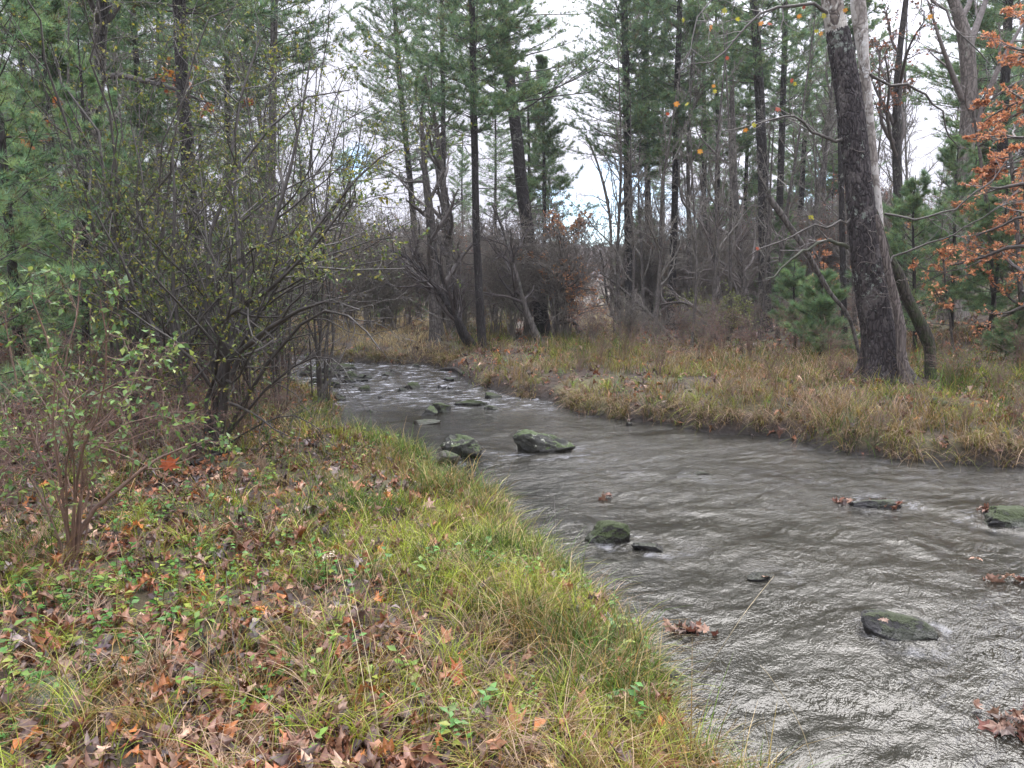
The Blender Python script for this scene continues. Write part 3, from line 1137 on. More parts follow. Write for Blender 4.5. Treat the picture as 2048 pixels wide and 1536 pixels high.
def build_rocks():
    # name, x, waterline y, width, height, depth ratio, seed, material, label, rot, tilt
    R = [
        ("boulder", 1089, 908, 122, 42, .55, 12, ROCK_PALE, "long wedge shaped grey boulder with mossy top sitting alone in mid creek", -.12, .10),
        ("boulder", 925, 918, 108, 36, .75, 27, ROCK_PALE, "pale lichen covered boulder against the end of the grassy near bank", .1, .12),
        ("boulder", 892, 930, 60, 20, .7, 31, ROCK_GREY, "small low boulder tucked in grass in front of the lichen covered boulder", .3, 0),
        ("boulder", 1208, 1090, 96, 46, .7, 7, ROCK_MOSS, "round boulder with bright moss cap close to the near bank grass", .2, 0),
        ("boulder", 1300, 1104, 78, 13, .5, 17, ROCK_DARK, "flat dark stone just breaking the water right of the moss capped boulder", -.25, .05),
        ("boulder", 1790, 1280, 150, 44, .55, 29, ROCK_DARK, "big smooth dark rock in the right foreground rapids with a leaf on it", -.28, .12),
        ("boulder", 2025, 1055, 150, 34, .6, 33, ROCK_MOSS, "broad rock with green moss at the right edge of the creek", -.1, 0),
        ("boulder", 1520, 1162, 60, 12, .6, 41, ROCK_DARK, "dark submerged stone with a wet leaf stuck on it in mid water", .1, 0),
        ("boulder", 1750, 1018, 88, 16, .6, 37, ROCK_DARK, "low dark rock with brown leaves caught along its upstream side", -.1, 0),
        ("boulder", 858, 832, 46, 20, .9, 44, ROCK_PALE, "whitest small boulder of the midstream cluster, pale and angular", .3, -.1),
        ("boulder", 882, 826, 46, 20, .7, 46, ROCK_MOSS, "mossy boulder leaning behind the whitest midstream boulder", -.3, .1),
        ("boulder", 936, 812, 70, 13, .45, 48, ROCK_MOSS, "long low mossy stone right of the pale boulder cluster", .05, 0),
        ("boulder", 985, 820, 32, 9, .6, 50, ROCK_MOSS, "little moss topped stone just below the long low mossy stone", 0, 0),
        ("boulder", 982, 797, 42, 13, .6, 52, ROCK_MOSS, "dark mossy stone nearest the right bank under the grass", 0, .05),
        ("boulder", 824, 777, 33, 16, .8, 54, ROCK_MOSS, "square boulder with vivid yellow green moss in the far rapids", .1, 0),
        ("boulder", 730, 782, 32, 12, .8, 56, ROCK_MOSS, "rounded mossy boulder in the smooth water left of mid rapids", 0, 0),
        ("boulder", 710, 775, 20, 8, .8, 58, ROCK_DARK, "small brown stone touching the rounded mossy boulder", 0, 0),
        ("boulder", 670, 775, 32, 16, .8, 60, ROCK_DARK, "dark blocky stone beside the left grass point", 0, 0),
        ("boulder", 775, 752, 26, 9, .7, 62, ROCK_DARK, "dark stone alone in the white far rapids", 0, 0),
        ("boulder", 831, 733, 26, 6, .7, 64, ROCK_DARK, "flat dark stone against the far grassy bank", 0, 0),
        ("boulder", 900, 762, 24, 7, .7, 66, ROCK_DARK, "dark stone below the leaning dark pine", 0, 0),
        ("boulder", 786, 742, 13, 4, .7, 67, ROCK_DARK, "tiny stone upstream of the lone dark rapids stone", 0, 0),
        ("boulder", 806, 782, 26, 6, .6, 68, ROCK_DARK, "flat wet stone in front of the vivid mossy square boulder", 0, 0),
        ("boulder", 762, 797, 16, 5, .7, 70, ROCK_DARK, "single dark stone at the edge of the calm brown pool", 0, 0),
        ("boulder", 742, 825, 28, 6, .6, 72, ROCK_DARK, "low dark stone at the downstream edge of the calm pool", 0, 0),
        ("boulder", 676, 802, 30, 18, .8, 74, ROCK_DARK, "mossy stone pressed against the tip of the left grass point", .2, 0),
        ("boulder", 850, 850, 60, 10, .6, 76, ROCK_GREY, "pale flat stone awash just below the midstream boulder cluster", 0, 0),
        ("boulder", 1258, 850, 14, 9, .7, 77, ROCK_DARK, "small reddish brown stone alone below the right bank", 0, 0),
        ("boulder", 878, 774, 9, 5, .8, 83, ROCK_DARK, "left one of three pebble size stones below the far rapids", 0, 0),
        ("boulder", 887, 777, 9, 4, .8, 84, ROCK_DARK, "middle one of three pebble size stones below the far rapids", 0, 0),
        ("boulder", 899, 779, 14, 5, .8, 85, ROCK_DARK, "right one of three pebble size stones below the far rapids", 0, 0),
        ("boulder", 1400, 951, 50, 5, .6, 86, ROCK_GREY, "pale stone slab barely awash in the middle of the wide water", 0, 0),
    ]
    for nm, px, py, w, h, dp, sd, mt, lb, rz, tl in R:
        stone(nm, px, py, w, h, dp, sd, mt, lb, rz, tilt=tl, cuts=3 if px == 1790 else 11, rough=.06 if px == 1790 else .13, lift=.07 if px in (925, 892) else 0, wedge=.2 if px in (1089, 925) else -.25 if px == 858 else 0)
    # the stepping cluster at the far left of the rapids
    rng = np.random.default_rng(3)
    cl = [(625, 742, 34, 10), (650, 745, 26, 9), (668, 742, 36, 12), (690, 738, 30, 9), (640, 753, 26, 9), (664, 754, 30, 11),
          (705, 757, 26, 13), (722, 757, 18, 8), (700, 765, 26, 8), (738, 757, 20, 5), (722, 763, 22, 5), (636, 766, 26, 8), (672, 733, 26, 7), (612, 752, 22, 10)]
    for i, (px, py, w, h) in enumerate(cl):
        stone("stepping_stone", px, py, w * 1.2, h * 1.15, .8, 100 + i, ROCK_DARK if i % 3 else ROCK_MOSS,
              "one of the dark wet stones clustered at the far left of the rapids", rng.uniform(-.4, .4), "stones clustered at the far left rapids")
    # stones on land
    p = hit(70, 1440)
    o = bpy.data.objects.new("boulder", rock_mesh("boulder", (.55, .42, .26), 91, ROCK_GREY, 6, .1, 5))
    scene.collection.objects.link(o)
    o.location = (p[0], p[1] + .12, p[2] - .075)
    tag(o, "half buried grey boulder with cream lichen among leaves at bottom left", "rock")
    p = hit(1345, 1372)
    o = bpy.data.objects.new("boulder", rock_mesh("boulder", (.17, .12, .13), 93, ROCK_PALE, 6, .1, 4))
    scene.collection.objects.link(o)
    o.location = (p[0], p[1] + .03, p[2] + .02)
    tag(o, "small whitish stone in the grass at the near water edge", "rock")
    p = hit(462, 940)
    o = bpy.data.objects.new("boulder", rock_mesh("boulder", (.24, .16, .11), 95, ROCK_GREY, 6, .1, 4))
    scene.collection.objects.link(o)
    o.location = (p[0], p[1] + .06, p[2] + .03)
    tag(o, "grey stone in the grass right of the big shrub's foot", "rock")


build_rocks()


# ------------------------------------------------------------------ pines
NG = np.array([[.165, .275, .130], [.125, .22, .12], [.22, .30, .115]])


def pine(name, path, rad, live0, seed, spread, label, cat="pine tree", group=None, needle=.18, nw=.075, dens=1.0, zvis=99, dead=True,
         bark=None, tone=1.0, wsp=.42, parent_loc=None, side=None, nneed=8, prof0=.6, droop=0.0):
    rng = np.random.default_rng(seed)
    path = np.asarray(path, float)
    loc = path[0].copy() if parent_loc is None else np.array(parent_loc, float)
    root = empty(name, loc, label, cat, group)
    path = path - loc
    live0 = live0 - loc[2]
    zvis = zvis - loc[2]
    mb = MB()
    spread *= .9
    Pt, Rt = trunk(mb, path, np.asarray(rad, float) * .82, 14, 6, seed, .10, .25)
    mb.build("trunk", bark or M_BARK_PINE, root)
    top = Pt[-1, 2]
    zs, z = [], live0
    while z < top - .2:
        zs.append(z)
        z += wsp * (1 if z < zvis else 3.6)
    zs = np.array(zs)
    br = MB()
    nd = MB()
    bcol = np.array([.045, .038, .033])
    if len(zs):
        nb = 6
        q = np.repeat(zs, nb) + rng.uniform(-.12, .12, len(zs) * nb)
        u = np.clip((q - live0) / (top - live0), 0, 1)
        prof = (prof0 + (1 - prof0) * sstep(u / .22)) * (1 - u) ** .75 + .05
        ln = spread * prof * rng.uniform(.55, 1.2, len(q))
        az = rng.uniform(0, 2 * math.pi, len(q))
        if side is not None:
            ln = ln * (1 + side[1] * np.cos(az - side[0]))
        el = np.radians(10 - droop + 36 * u + rng.normal(size=len(q)) * 7)
        o = np.stack([np.interp(q, Pt[:, 2], Pt[:, i]) for i in range(3)], -1)
        d = np.stack([np.cos(az) * np.cos(el), np.sin(az) * np.cos(el), np.sin(el)], -1)
        K = 7
        B = np.zeros((len(q), K, 3))
        B[:, 0] = o
        for j in range(1, K):
            d = nrm(d + .07 * rng.normal(size=d.shape) + np.array([0, 0, .055]))
            B[:, j] = B[:, j - 1] + d * (ln / (K - 1))[:, None]
        R = np.maximum(np.interp(q, Pt[:, 2], Rt) * .15, .009)[:, None] * np.linspace(1, .25, K)[None]
        tubes(br, B, R, 4, bcol)
        S, SR = branch(B, R, max(5, int(12 * dens)), rng, t=(.15, .98), L=.46, ang=(35, 62), up=.12, K=4, wig=.12, rr=.45, rmin=.0045, flat=True)
        tubes(br, S, SR, 3, bcol)
        p1, t1 = alongpts(S, 8, rng, (.12, 1))
        p2, t2 = alongpts(B, 12, rng, (.4, 1))
        pos = np.concatenate([p1, p2, S[:, -1]])
        tt = np.concatenate([t1, t2, nrm(S[:, -1] - S[:, -2])])
        d = nrm(tt * .8 + np.array([0, 0, .35]) + .35 * rng.normal(size=tt.shape))
        clump = fbm(pos[:, 0] * 1.3 + pos[:, 2] * .7, pos[:, 1] * 1.3 + pos[:, 2] * 1.1, seed)
        keep = clump + .22 * rng.random(len(pos)) > .48
        pos, d = pos[keep], d[keep]
        pick = rng.integers(0, 3, len(pos))
        col = NG[pick] * rng.uniform(.6, 1.35, (len(pos), 1)) * tone
        old = rng.random(len(pos)) < .06
        col[old] = np.array([.16, .11, .05]) * rng.uniform(.6, 1.2, (old.sum(), 1))
        for k in range(3):
            m = rng.integers(0, 3, len(pos)) == k if k < 0 else (np.arange(len(pos)) % 3 == k)
            place(nd, tuft_tpl(nneed, nw, seed * 3 + k, 1.2), pos[m], d[m], needle * rng.uniform(.75, 1.2, m.sum()), col[m], rng)
    if dead:
        zz = np.arange(max(1.2, live0 * .22), live0 + .8, .30)
        q = np.repeat(zz, 3) + rng.uniform(-.15, .15, len(zz) * 3)
        az = rng.uniform(0, 2 * math.pi, len(q))
        ln = spread * (.30 + .45 * np.clip(q / max(live0, 1), 0, 1)) * rng.uniform(.2, 1.1, len(q))
        o = np.stack([np.interp(q, Pt[:, 2], Pt[:, i]) for i in range(3)], -1)
        d = np.stack([np.cos(az), np.sin(az), rng.normal(size=len(q)) * .14], -1)
        K = 5
        B = np.zeros((len(q), K, 3))
        B[:, 0] = o
        for j in range(1, K):
            d = nrm(d + .10 * rng.normal(size=d.shape) - np.array([0, 0, .02]))
            B[:, j] = B[:, j - 1] + d * (ln / (K - 1))[:, None]
        R = np.full((len(q), 1), .011) * np.linspace(1, .3, K)[None]
        tubes(br, B, R, 3, bcol * .9)
        S, SR = branch(B, R, 5, rng, t=(.25, .95), L=.35, ang=(35, 70), K=3, wig=.2, rr=.6, rmin=.003)
        tubes(br, S, SR, 3, bcol * .9)
    if br.v:
        br.build("branches", M_TWIG, root)
    if nd.v:
        nd.build("crown", M_NEEDLE, root, smooth=False)
    return root


def pxpath(pts, Y, z0=None, ext=None):
    """trunk line given where it crosses picture rows; radius in px. ext = extra metres of height with final radius"""
    pp = np.array([at(a, b, Y) for a, b, _ in pts])
    rr = np.array([c * Y / F for *_, c in pts])
    if z0 is None:
        z0 = h1(pp[0, 0], pp[0, 1])
    pp[0, 2] = z0 - .06
    if ext:
        d = nrm(pp[-1] - pp[-2])
        n = 4
        for i in range(1, n + 1):
            pp = np.vstack([pp, pp[-1] + d * ext / n + np.array([0, 0, 0])])
            rr = np.append(rr, rr[-1] * (1 - .22 * 1) if i < n else .02)
    return pp, rr


def build_pines():
    def mk(pts, Y, live_py, seed, spread, label, ext=9, **kw):
        pp, rr = pxpath(pts, Y, ext=ext)
        live0 = at(0, live_py, Y)[2]
        return pine("pine_tree", pp, rr, live0, seed, spread, label, zvis=CAMZ + .42 * Y, **kw)

    mk([(967, 734, 12), (962, 650, 10.5), (957, 560, 9.5), (952, 450, 9), (950, 330, 8.5), (946, 160, 8), (944, 0, 7)], 21.5, 270, 1, 3.0,
       "slender almost black pine rising straight from the leafy point beside the far rapids", dens=1.25, prof0=.75)
    mk([(1086, 692, 20), (1078, 600, 17), (1062, 500, 15.5), (1047, 400, 14.5), (1033, 270, 13.5), (1018, 150, 12.5), (1008, 60, 12), (1003, -30, 11)], 27, 225, 2, 4.0,
       "thick pine leaning slightly left behind the slender black pine, trunk clearest in the middle", dens=.85, side=(0, .25), prof0=.8)
    mk([(838, 640, 8), (830, 480, 7.5), (820, 360, 7), (806, 230, 6.5), (795, 100, 6), (788, 0, 5)], 38, 360, 3, 4.0,
       "pale green pine leaning left over the brush left of the slender black pine", ext=8, prof0=.8)
    mk([(886, 690, 7), (888, 500, 7), (887, 330, 6), (886, 190, 5.5), (884, 60, 5)], 34, 210, 4, 3.2,
       "thin straight pine between the leaning pale pine and the slender black pine", ext=8, prof0=.8)
    mk([(1062, 640, 4), (1060, 470, 4), (1058, 320, 3.5), (1056, 180, 2.5)], 36, 420, 5, 1.7,
       "young thin pine just right of the thick leaning trunk", ext=1.2, dens=.9)
    mk([(1090, 640, 5), (1089, 480, 5), (1088, 330, 4), (1086, 190, 3)], 33, 460, 6, 2.3,
       "young bushy pine with green boughs spreading right of the thick leaning trunk", ext=1.5, prof0=1.0)
    mk([(1262, 688, 13), (1258, 560, 11), (1256, 400, 10), (1254, 250, 9), (1251, 100, 8.5), (1248, 0, 8)], 33, 355, 7, 3.4,
       "straight tall pine at the left edge of the dark woods right of the sky gap", dens=1.3, side=(math.pi, .2), prof0=.7)
    mk([(1300, 672, 9), (1297, 520, 8), (1295, 350, 7.5), (1293, 180, 7), (1290, 0, 6)], 39, 330, 8, 3.2,
       "second pine right of the sky gap, thinner and behind the first", dens=1.2)
    mk([(1338, 692, 12), (1344, 560, 9), (1349, 420, 8), (1352, 280, 7.5), (1356, 120, 7), (1360, 0, 6)], 31, 330, 9, 3.1,
       "dark pine with a flared tilted foot, third trunk right of the sky gap", dens=1.25)
    mk([(1531, 668, 16), (1529, 540, 14), (1527, 400, 12.5), (1522, 250, 11.5), (1514, 100, 10), (1506, -10, 9)], 26, 160, 10, 2.8,
       "stout blotchy dark pine with many dead side branches left of the leaning sycamore", dens=.9)
    mk([(1552, 650, 10), (1556, 500, 9), (1561, 350, 8), (1566, 200, 7), (1570, 60, 6)], 33, 250, 11, 2.8,
       "narrower pine half hidden behind the stout blotchy pine", dens=1.0)
    mk([(1690, 715, 8), (1686, 560, 7), (1683, 400, 6.5), (1680, 250, 6), (1676, 100, 5)], 19.5, 60, 12, 2.0,
       "thin dark trunk standing directly left of the leaning sycamore", dens=.8)
    mk([(1440, 670, 6), (1437, 520, 5.5), (1436, 350, 5), (1434, 180, 4)], 37, 330, 13, 2.8,
       "thin pine in shade between the flared foot pine and the stout blotchy pine", dens=1.1)
    # left woods
    mk([(405, 862, 19), (398, 700, 17), (385, 480, 16), (375, 300, 15.5), (364, 150, 15), (358, 0, 14)], 12.5, 30, 14, 2.6,
       "thick dark pine trunk rising behind the big shrub on the left", ext=10, dens=1.2)
    mk([(285, 760, 9), (283, 560, 8), (281, 400, 7), (277, 200, 6.5), (265, 0, 6)], 19, 300, 15, 2.8,
       "thin dark pine trunk left of the thick left pine", ext=8, dens=.85)
    mk([(240, 740, 7), (236, 520, 6.5), (233, 300, 6), (226, 0, 5)], 22, 280, 16, 2.8,
       "very thin pine trunk right of the curving dark tree", ext=7, dens=.8)
    mk([(545, 700, 10), (542, 500, 9.5), (545, 250, 9), (549, 0, 8)], 24, 150, 17, 3.6,
       "grey pine trunk above the right side of the big shrub", ext=9, dens=1.1, bark=M_BARK_GREY, prof0=.8)
    mk([(70, 740, 12), (72, 500, 11), (75, 250, 10), (80, 0, 9)], 17, 330, 18, 3.2,
       "dark pine behind the green boughs at the far left", ext=8, dens=.9)
    mk([(460, 700, 9), (458, 480, 8), (455, 240, 7), (452, 0, 6)], 27, 240, 19, 3.2,
       "pine between the thick left pine and the grey trunk", ext=8, dens=.8)
    mk([(1990, 640, 14), (1996, 480, 13), (2005, 300, 11), (2012, 120, 10), (2018, 0, 9)], 24, 330, 20, 3.8,
       "full green pine at the right edge behind the orange leaves", ext=7, dens=1.4, prof0=.9)

    # young soft boughed pines close by on the left
    def young(px, py, Hm, seed, spread, label, Y=None, needle=.11, tone=1.0, wsp=.32, nn=11, **kw):
        if Y is None:
            p = hit(px, py)
        else:
            d = ray(px, 700)
            p = np.array([d[0] * Y / d[1], Y, 0])
        z = h1(p[0], p[1])
        rng = np.random.default_rng(seed)
        off = rng.normal(size=2) * .15
        path = np.array([[p[0], p[1], z - .05], [p[0] + off[0] * .5, p[1] + off[1] * .5, z + Hm * .4], [p[0] + off[0], p[1] + off[1], z + Hm * .75],
                         [p[0] + off[0], p[1] + off[1], z + Hm]])
        return pine("young_pine", path, [.035 + Hm * .006, .03 + Hm * .004, .018 + Hm * .002, .008], z + Hm * .13, seed, spread, label, "young pine",
                    needle=needle, nw=.05, wsp=wsp, dead=False, tone=tone, nneed=nn, prof0=.8, **kw)

    young(40, 0, 6.2, 31, 1.5, "soft needled young pine whose boughs fill the far left edge of the view", Y=8.2, dens=.42, tone=1.25)
    young(165, 0, 4.6, 32, 1.3, "young pine with drooping green tufts in front of the curving dark tree", Y=9.6, dens=.42, tone=1.25)
    young(-60, 0, 4.0, 33, 1.3, "short young pine at the left picture edge below the tall boughs", Y=6.6, dens=.42, tone=1.25)
    young(300, 0, 3.6, 34, 1.2, "young pine glimpsed through the top left of the big shrub", Y=12.5)
    young(1830, 0, 3.9, 35, 1.8, "hazy green young pine right behind the mossy sycamore stem", Y=17.5, needle=.13, dens=.8, tone=1.1)
    young(1900, 0, 4.8, 36, 2.0, "tallest of the soft green young pines right of the sycamore", Y=19.5, needle=.13, dens=.8, tone=1.1)
    young(1975, 0, 3.7, 37, 1.7, "soft green young pine below the orange beech leaves at right", Y=18, needle=.13, tone=1.15)
    young(2010, 0, 1.0, 38, .6, "knee high pine seedling on the leafy slope at the right edge", Y=15.2, needle=.12, wsp=.16, tone=1.1)
    young(1640, 0, 2.0, 39, 1.1, "low spreading young pine left of the sycamore foot", Y=17.5, needle=.12, wsp=.22, tone=1.1)
    young(1590, 0, 2.3, 40, 1.2, "wispy young pine between the stout pine and the sycamore", Y=20.5, needle=.12, tone=1.1)
    young(780, 0, 3.4, 46, 1.8, "young pine across the water behind the tan grass patch", Y=36, needle=.14, tone=1.1)

    # prototypes copied through the woods behind
    protos = []
    for i, (hh, sp, lv) in enumerate([(19, 3.0, 5.0), (22, 3.6, 7.5), (16, 2.8, 3.0), (21, 3.3, 5.5)]):
        c = 40 + i * 3
        path = np.array([[c, 60, 0], [c + .1, 60.1, hh * .3], [c + .2 * (-1) ** i, 60, hh * .65], [c, 60, hh]]) - np.array([c, 60, 0])
        protos.append(pine("pine_tree", path, [.20, .15, .10, .02], lv, 60 + i, sp, "x", zvis=15, needle=.2, nw=.085, wsp=.62, parent_loc=(0, 0, 0), nneed=6, dens=.95))
    yp = []
    for i, (hh, sp) in enumerate([(6.0, 1.9), (4.2, 1.6)]):
        path = np.array([[0, 0, -.05], [.1, 0, hh * .5], [.05, .05, hh]])
        yp.append(pine("young_pine", path, [.06, .045, .01], hh * .08, 70 + i, sp, "x", "young pine", needle=.17, nw=.075, wsp=.34, parent_loc=(0, 0, 0),
                       dead=False, nneed=7, prof0=1.0, tone=1.05))
    rng = np.random.default_rng(77)
    used = set()

    def put(proto, px, Y, label, group, sc=1.0):
        d = ray(px, 700)
        x = d[0] * Y / d[1]
        loc = (x, Y, h1(x, Y) - .05)
        if proto.name in used:
            copy_tree(proto, loc, rng.uniform(0, 6.28), sc, label, group)
        else:
            used.add(proto.name)
            proto.location = loc
            proto.rotation_euler.z = rng.uniform(0, 6.28)
            proto.scale = (sc,) * 3
            tag(proto, label, None, group)

    def spread_in(x0, x1, y0, y1, n):
        out = []
        for i in range(n):
            out.append((x0 + (x1 - x0) * (i + rng.uniform(.1, .9)) / n, rng.uniform(y0, y1)))
        return out

    g1, l1 = "tall pines in the woods on the left", "one of the tall pines massed in the woods behind the left shrubs"
    for k, (px, Y) in enumerate(spread_in(-120, 520, 24, 34, 4) + spread_in(-160, 560, 36, 60, 6)):
        put(protos[k % 4], px, Y, l1, g1, rng.uniform(.8, 1.15))
    g2, l2 = "tall pines in the woods on the right", "one of the tall pines massed in the shaded woods behind the right bank"
    for k, (px, Y) in enumerate(spread_in(1370, 2160, 34, 44, 8) + spread_in(1300, 2200, 48, 66, 10)):
        if 1715 < px < 1890:
            continue
        put(protos[(k + 1) % 4], px, Y, l2, g2, rng.uniform(.8, 1.1))
    g3, l3 = "pines beyond the bend of the creek", "one of the distant pines beyond the bend behind the brown brush"
    for k, (px, Y) in enumerate([(610, 52), (700, 70), (930, 60), (990, 48), (1110, 78)]):
        put(protos[(k + 2) % 4], px, Y, l3, g3, rng.uniform(.6, .8))
    g4, l4 = "understory pines on the left", "one of the young pines shaded between the trunks on the left"
    for k, (px, Y) in enumerate(spread_in(-100, 560, 14, 32, 7)):
        put(yp[k % 2], px, Y, l4, g4, rng.uniform(.7, 1.2))
    g5, l5 = "understory pines on the right", "one of the young pines filling the shade between the trunks on the right"
    for k, (px, Y) in enumerate(spread_in(1260, 1780, 32, 46, 14) + spread_in(1245, 2150, 48, 70, 14) + spread_in(1900, 2150, 22, 32, 4)):
        put(yp[k % 2], px, Y, l5, g5, rng.uniform(.75, 1.3))
    g6, l6 = "young pines beyond the far bank", "one of the low young pines beyond the far grassy bank in mid picture"
    for k, (px, Y) in enumerate(spread_in(580, 1120, 40, 60, 12)):
        put(yp[k % 2], px, Y, l6, g6, rng.uniform(.55, .8))


build_pines()


# ------------------------------------------------------------------ bare and leafy broadleaf trees
def tree(name, pp, rr, seed, label, cat="tree", group=None, limb=(12, .35, .98), limb_len=3.0, ang=(30, 60), up=.5, lv=(7, 6, 4), bark=None, leaf=None,
         rmin=.005, col=(.085, .072, .062), n=14, loc=None, extra=None, flat=False, flare=.25, amp=.1, wig=.16):
    rng = np.random.default_rng(seed)
    pp = np.asarray(pp, float)
    loc = pp[0].copy() if loc is None else np.array(loc, float)
    pp = pp - loc
    root = empty(name, loc, label, cat, group)
    mb = MB()
    Pt, Rt = trunk(mb, pp, rr, n, 6, seed, amp, flare)
    mb.build("trunk", bark or M_BARK_GREY, root)
    br = MB()
    col = np.array(col)
    lim, lr = branch(Pt, Rt, limb[0], rng, t=(limb[1], limb[2]), L=limb_len, absl=True, ang=ang, up=up, K=8, wig=wig, rr=.55, rmin=.014, taper=.8, flat=flat)
    tubes(br, lim, lr, 6, col)
    if extra:
        for pts, rs in extra:
            e = np.asarray(pts, float) - loc
            k = np.linspace(0, len(e) - 1, 9)
            e2 = np.stack([catmull(e[:, i], k) for i in range(3)], -1)
            r2 = np.interp(k, np.arange(len(e)), rs)
            tubes(br, e2, r2, 7, col)
            if lim.shape[1] != 9:
                kk = np.linspace(0, 7, 9)
                lim = np.stack([[np.interp(kk, np.arange(8), l_[:, i]) for i in range(3)] for l_ in lim]).transpose(0, 2, 1)
                lr = np.stack([np.interp(kk, np.arange(8), l_) for l_ in lr])
            lim = np.concatenate([lim, e2[None]])
            lr = np.concatenate([lr, r2[None]])
    cur, cr, last = lim, lr, lim
    for i, m in enumerate(lv):
        cur, cr = branch(cur, cr, m, rng, t=(.2, 1), L=[.42, .45, .5][i], ang=(28, 62), up=.18, K=5 if i < 2 else 3, wig=.2, rr=.55, rmin=rmin * (1.3 if i == 0 else 1), flat=flat)
        tubes(br, cur, cr, 4 if i == 0 else 3, col * (1 + .15 * i))
        last = cur
    br.build("branches", M_TWIG, root)
    if leaf:
        tpl, sz, nper, cols, prob = leaf[:5]
        lb = MB()
        p, t = alongpts(last, nper, rng, (.2, 1))
        c = fbm(p[:, 0] * 1.1 + p[:, 2], p[:, 1] * 1.1 + p[:, 2] * .8, seed)
        k = (c + .25 * rng.random(len(p))) > (1.0 - prob)
        p, t = p[k], t[k]
        d = nrm(t * .7 + .6 * rng.normal(size=t.shape) - np.array([0, 0, leaf[5] if len(leaf) > 5 else .2]))
        cc = np.array(cols)[rng.integers(0, len(cols), len(p))] * rng.uniform(.65, 1.3, (len(p), 1))
        place(lb, tpl, p, d, sz * rng.uniform(.6, 1.25, len(p)), cc, rng, up=np.array([0, 0, 1.]), jit=.6)
        if lb.v:
            lb.build("leaves", M_LEAF, root)
    return root


ORANGE = [(.72, .33, .15), (.60, .25, .11), (.76, .42, .20), (.48, .22, .13)]


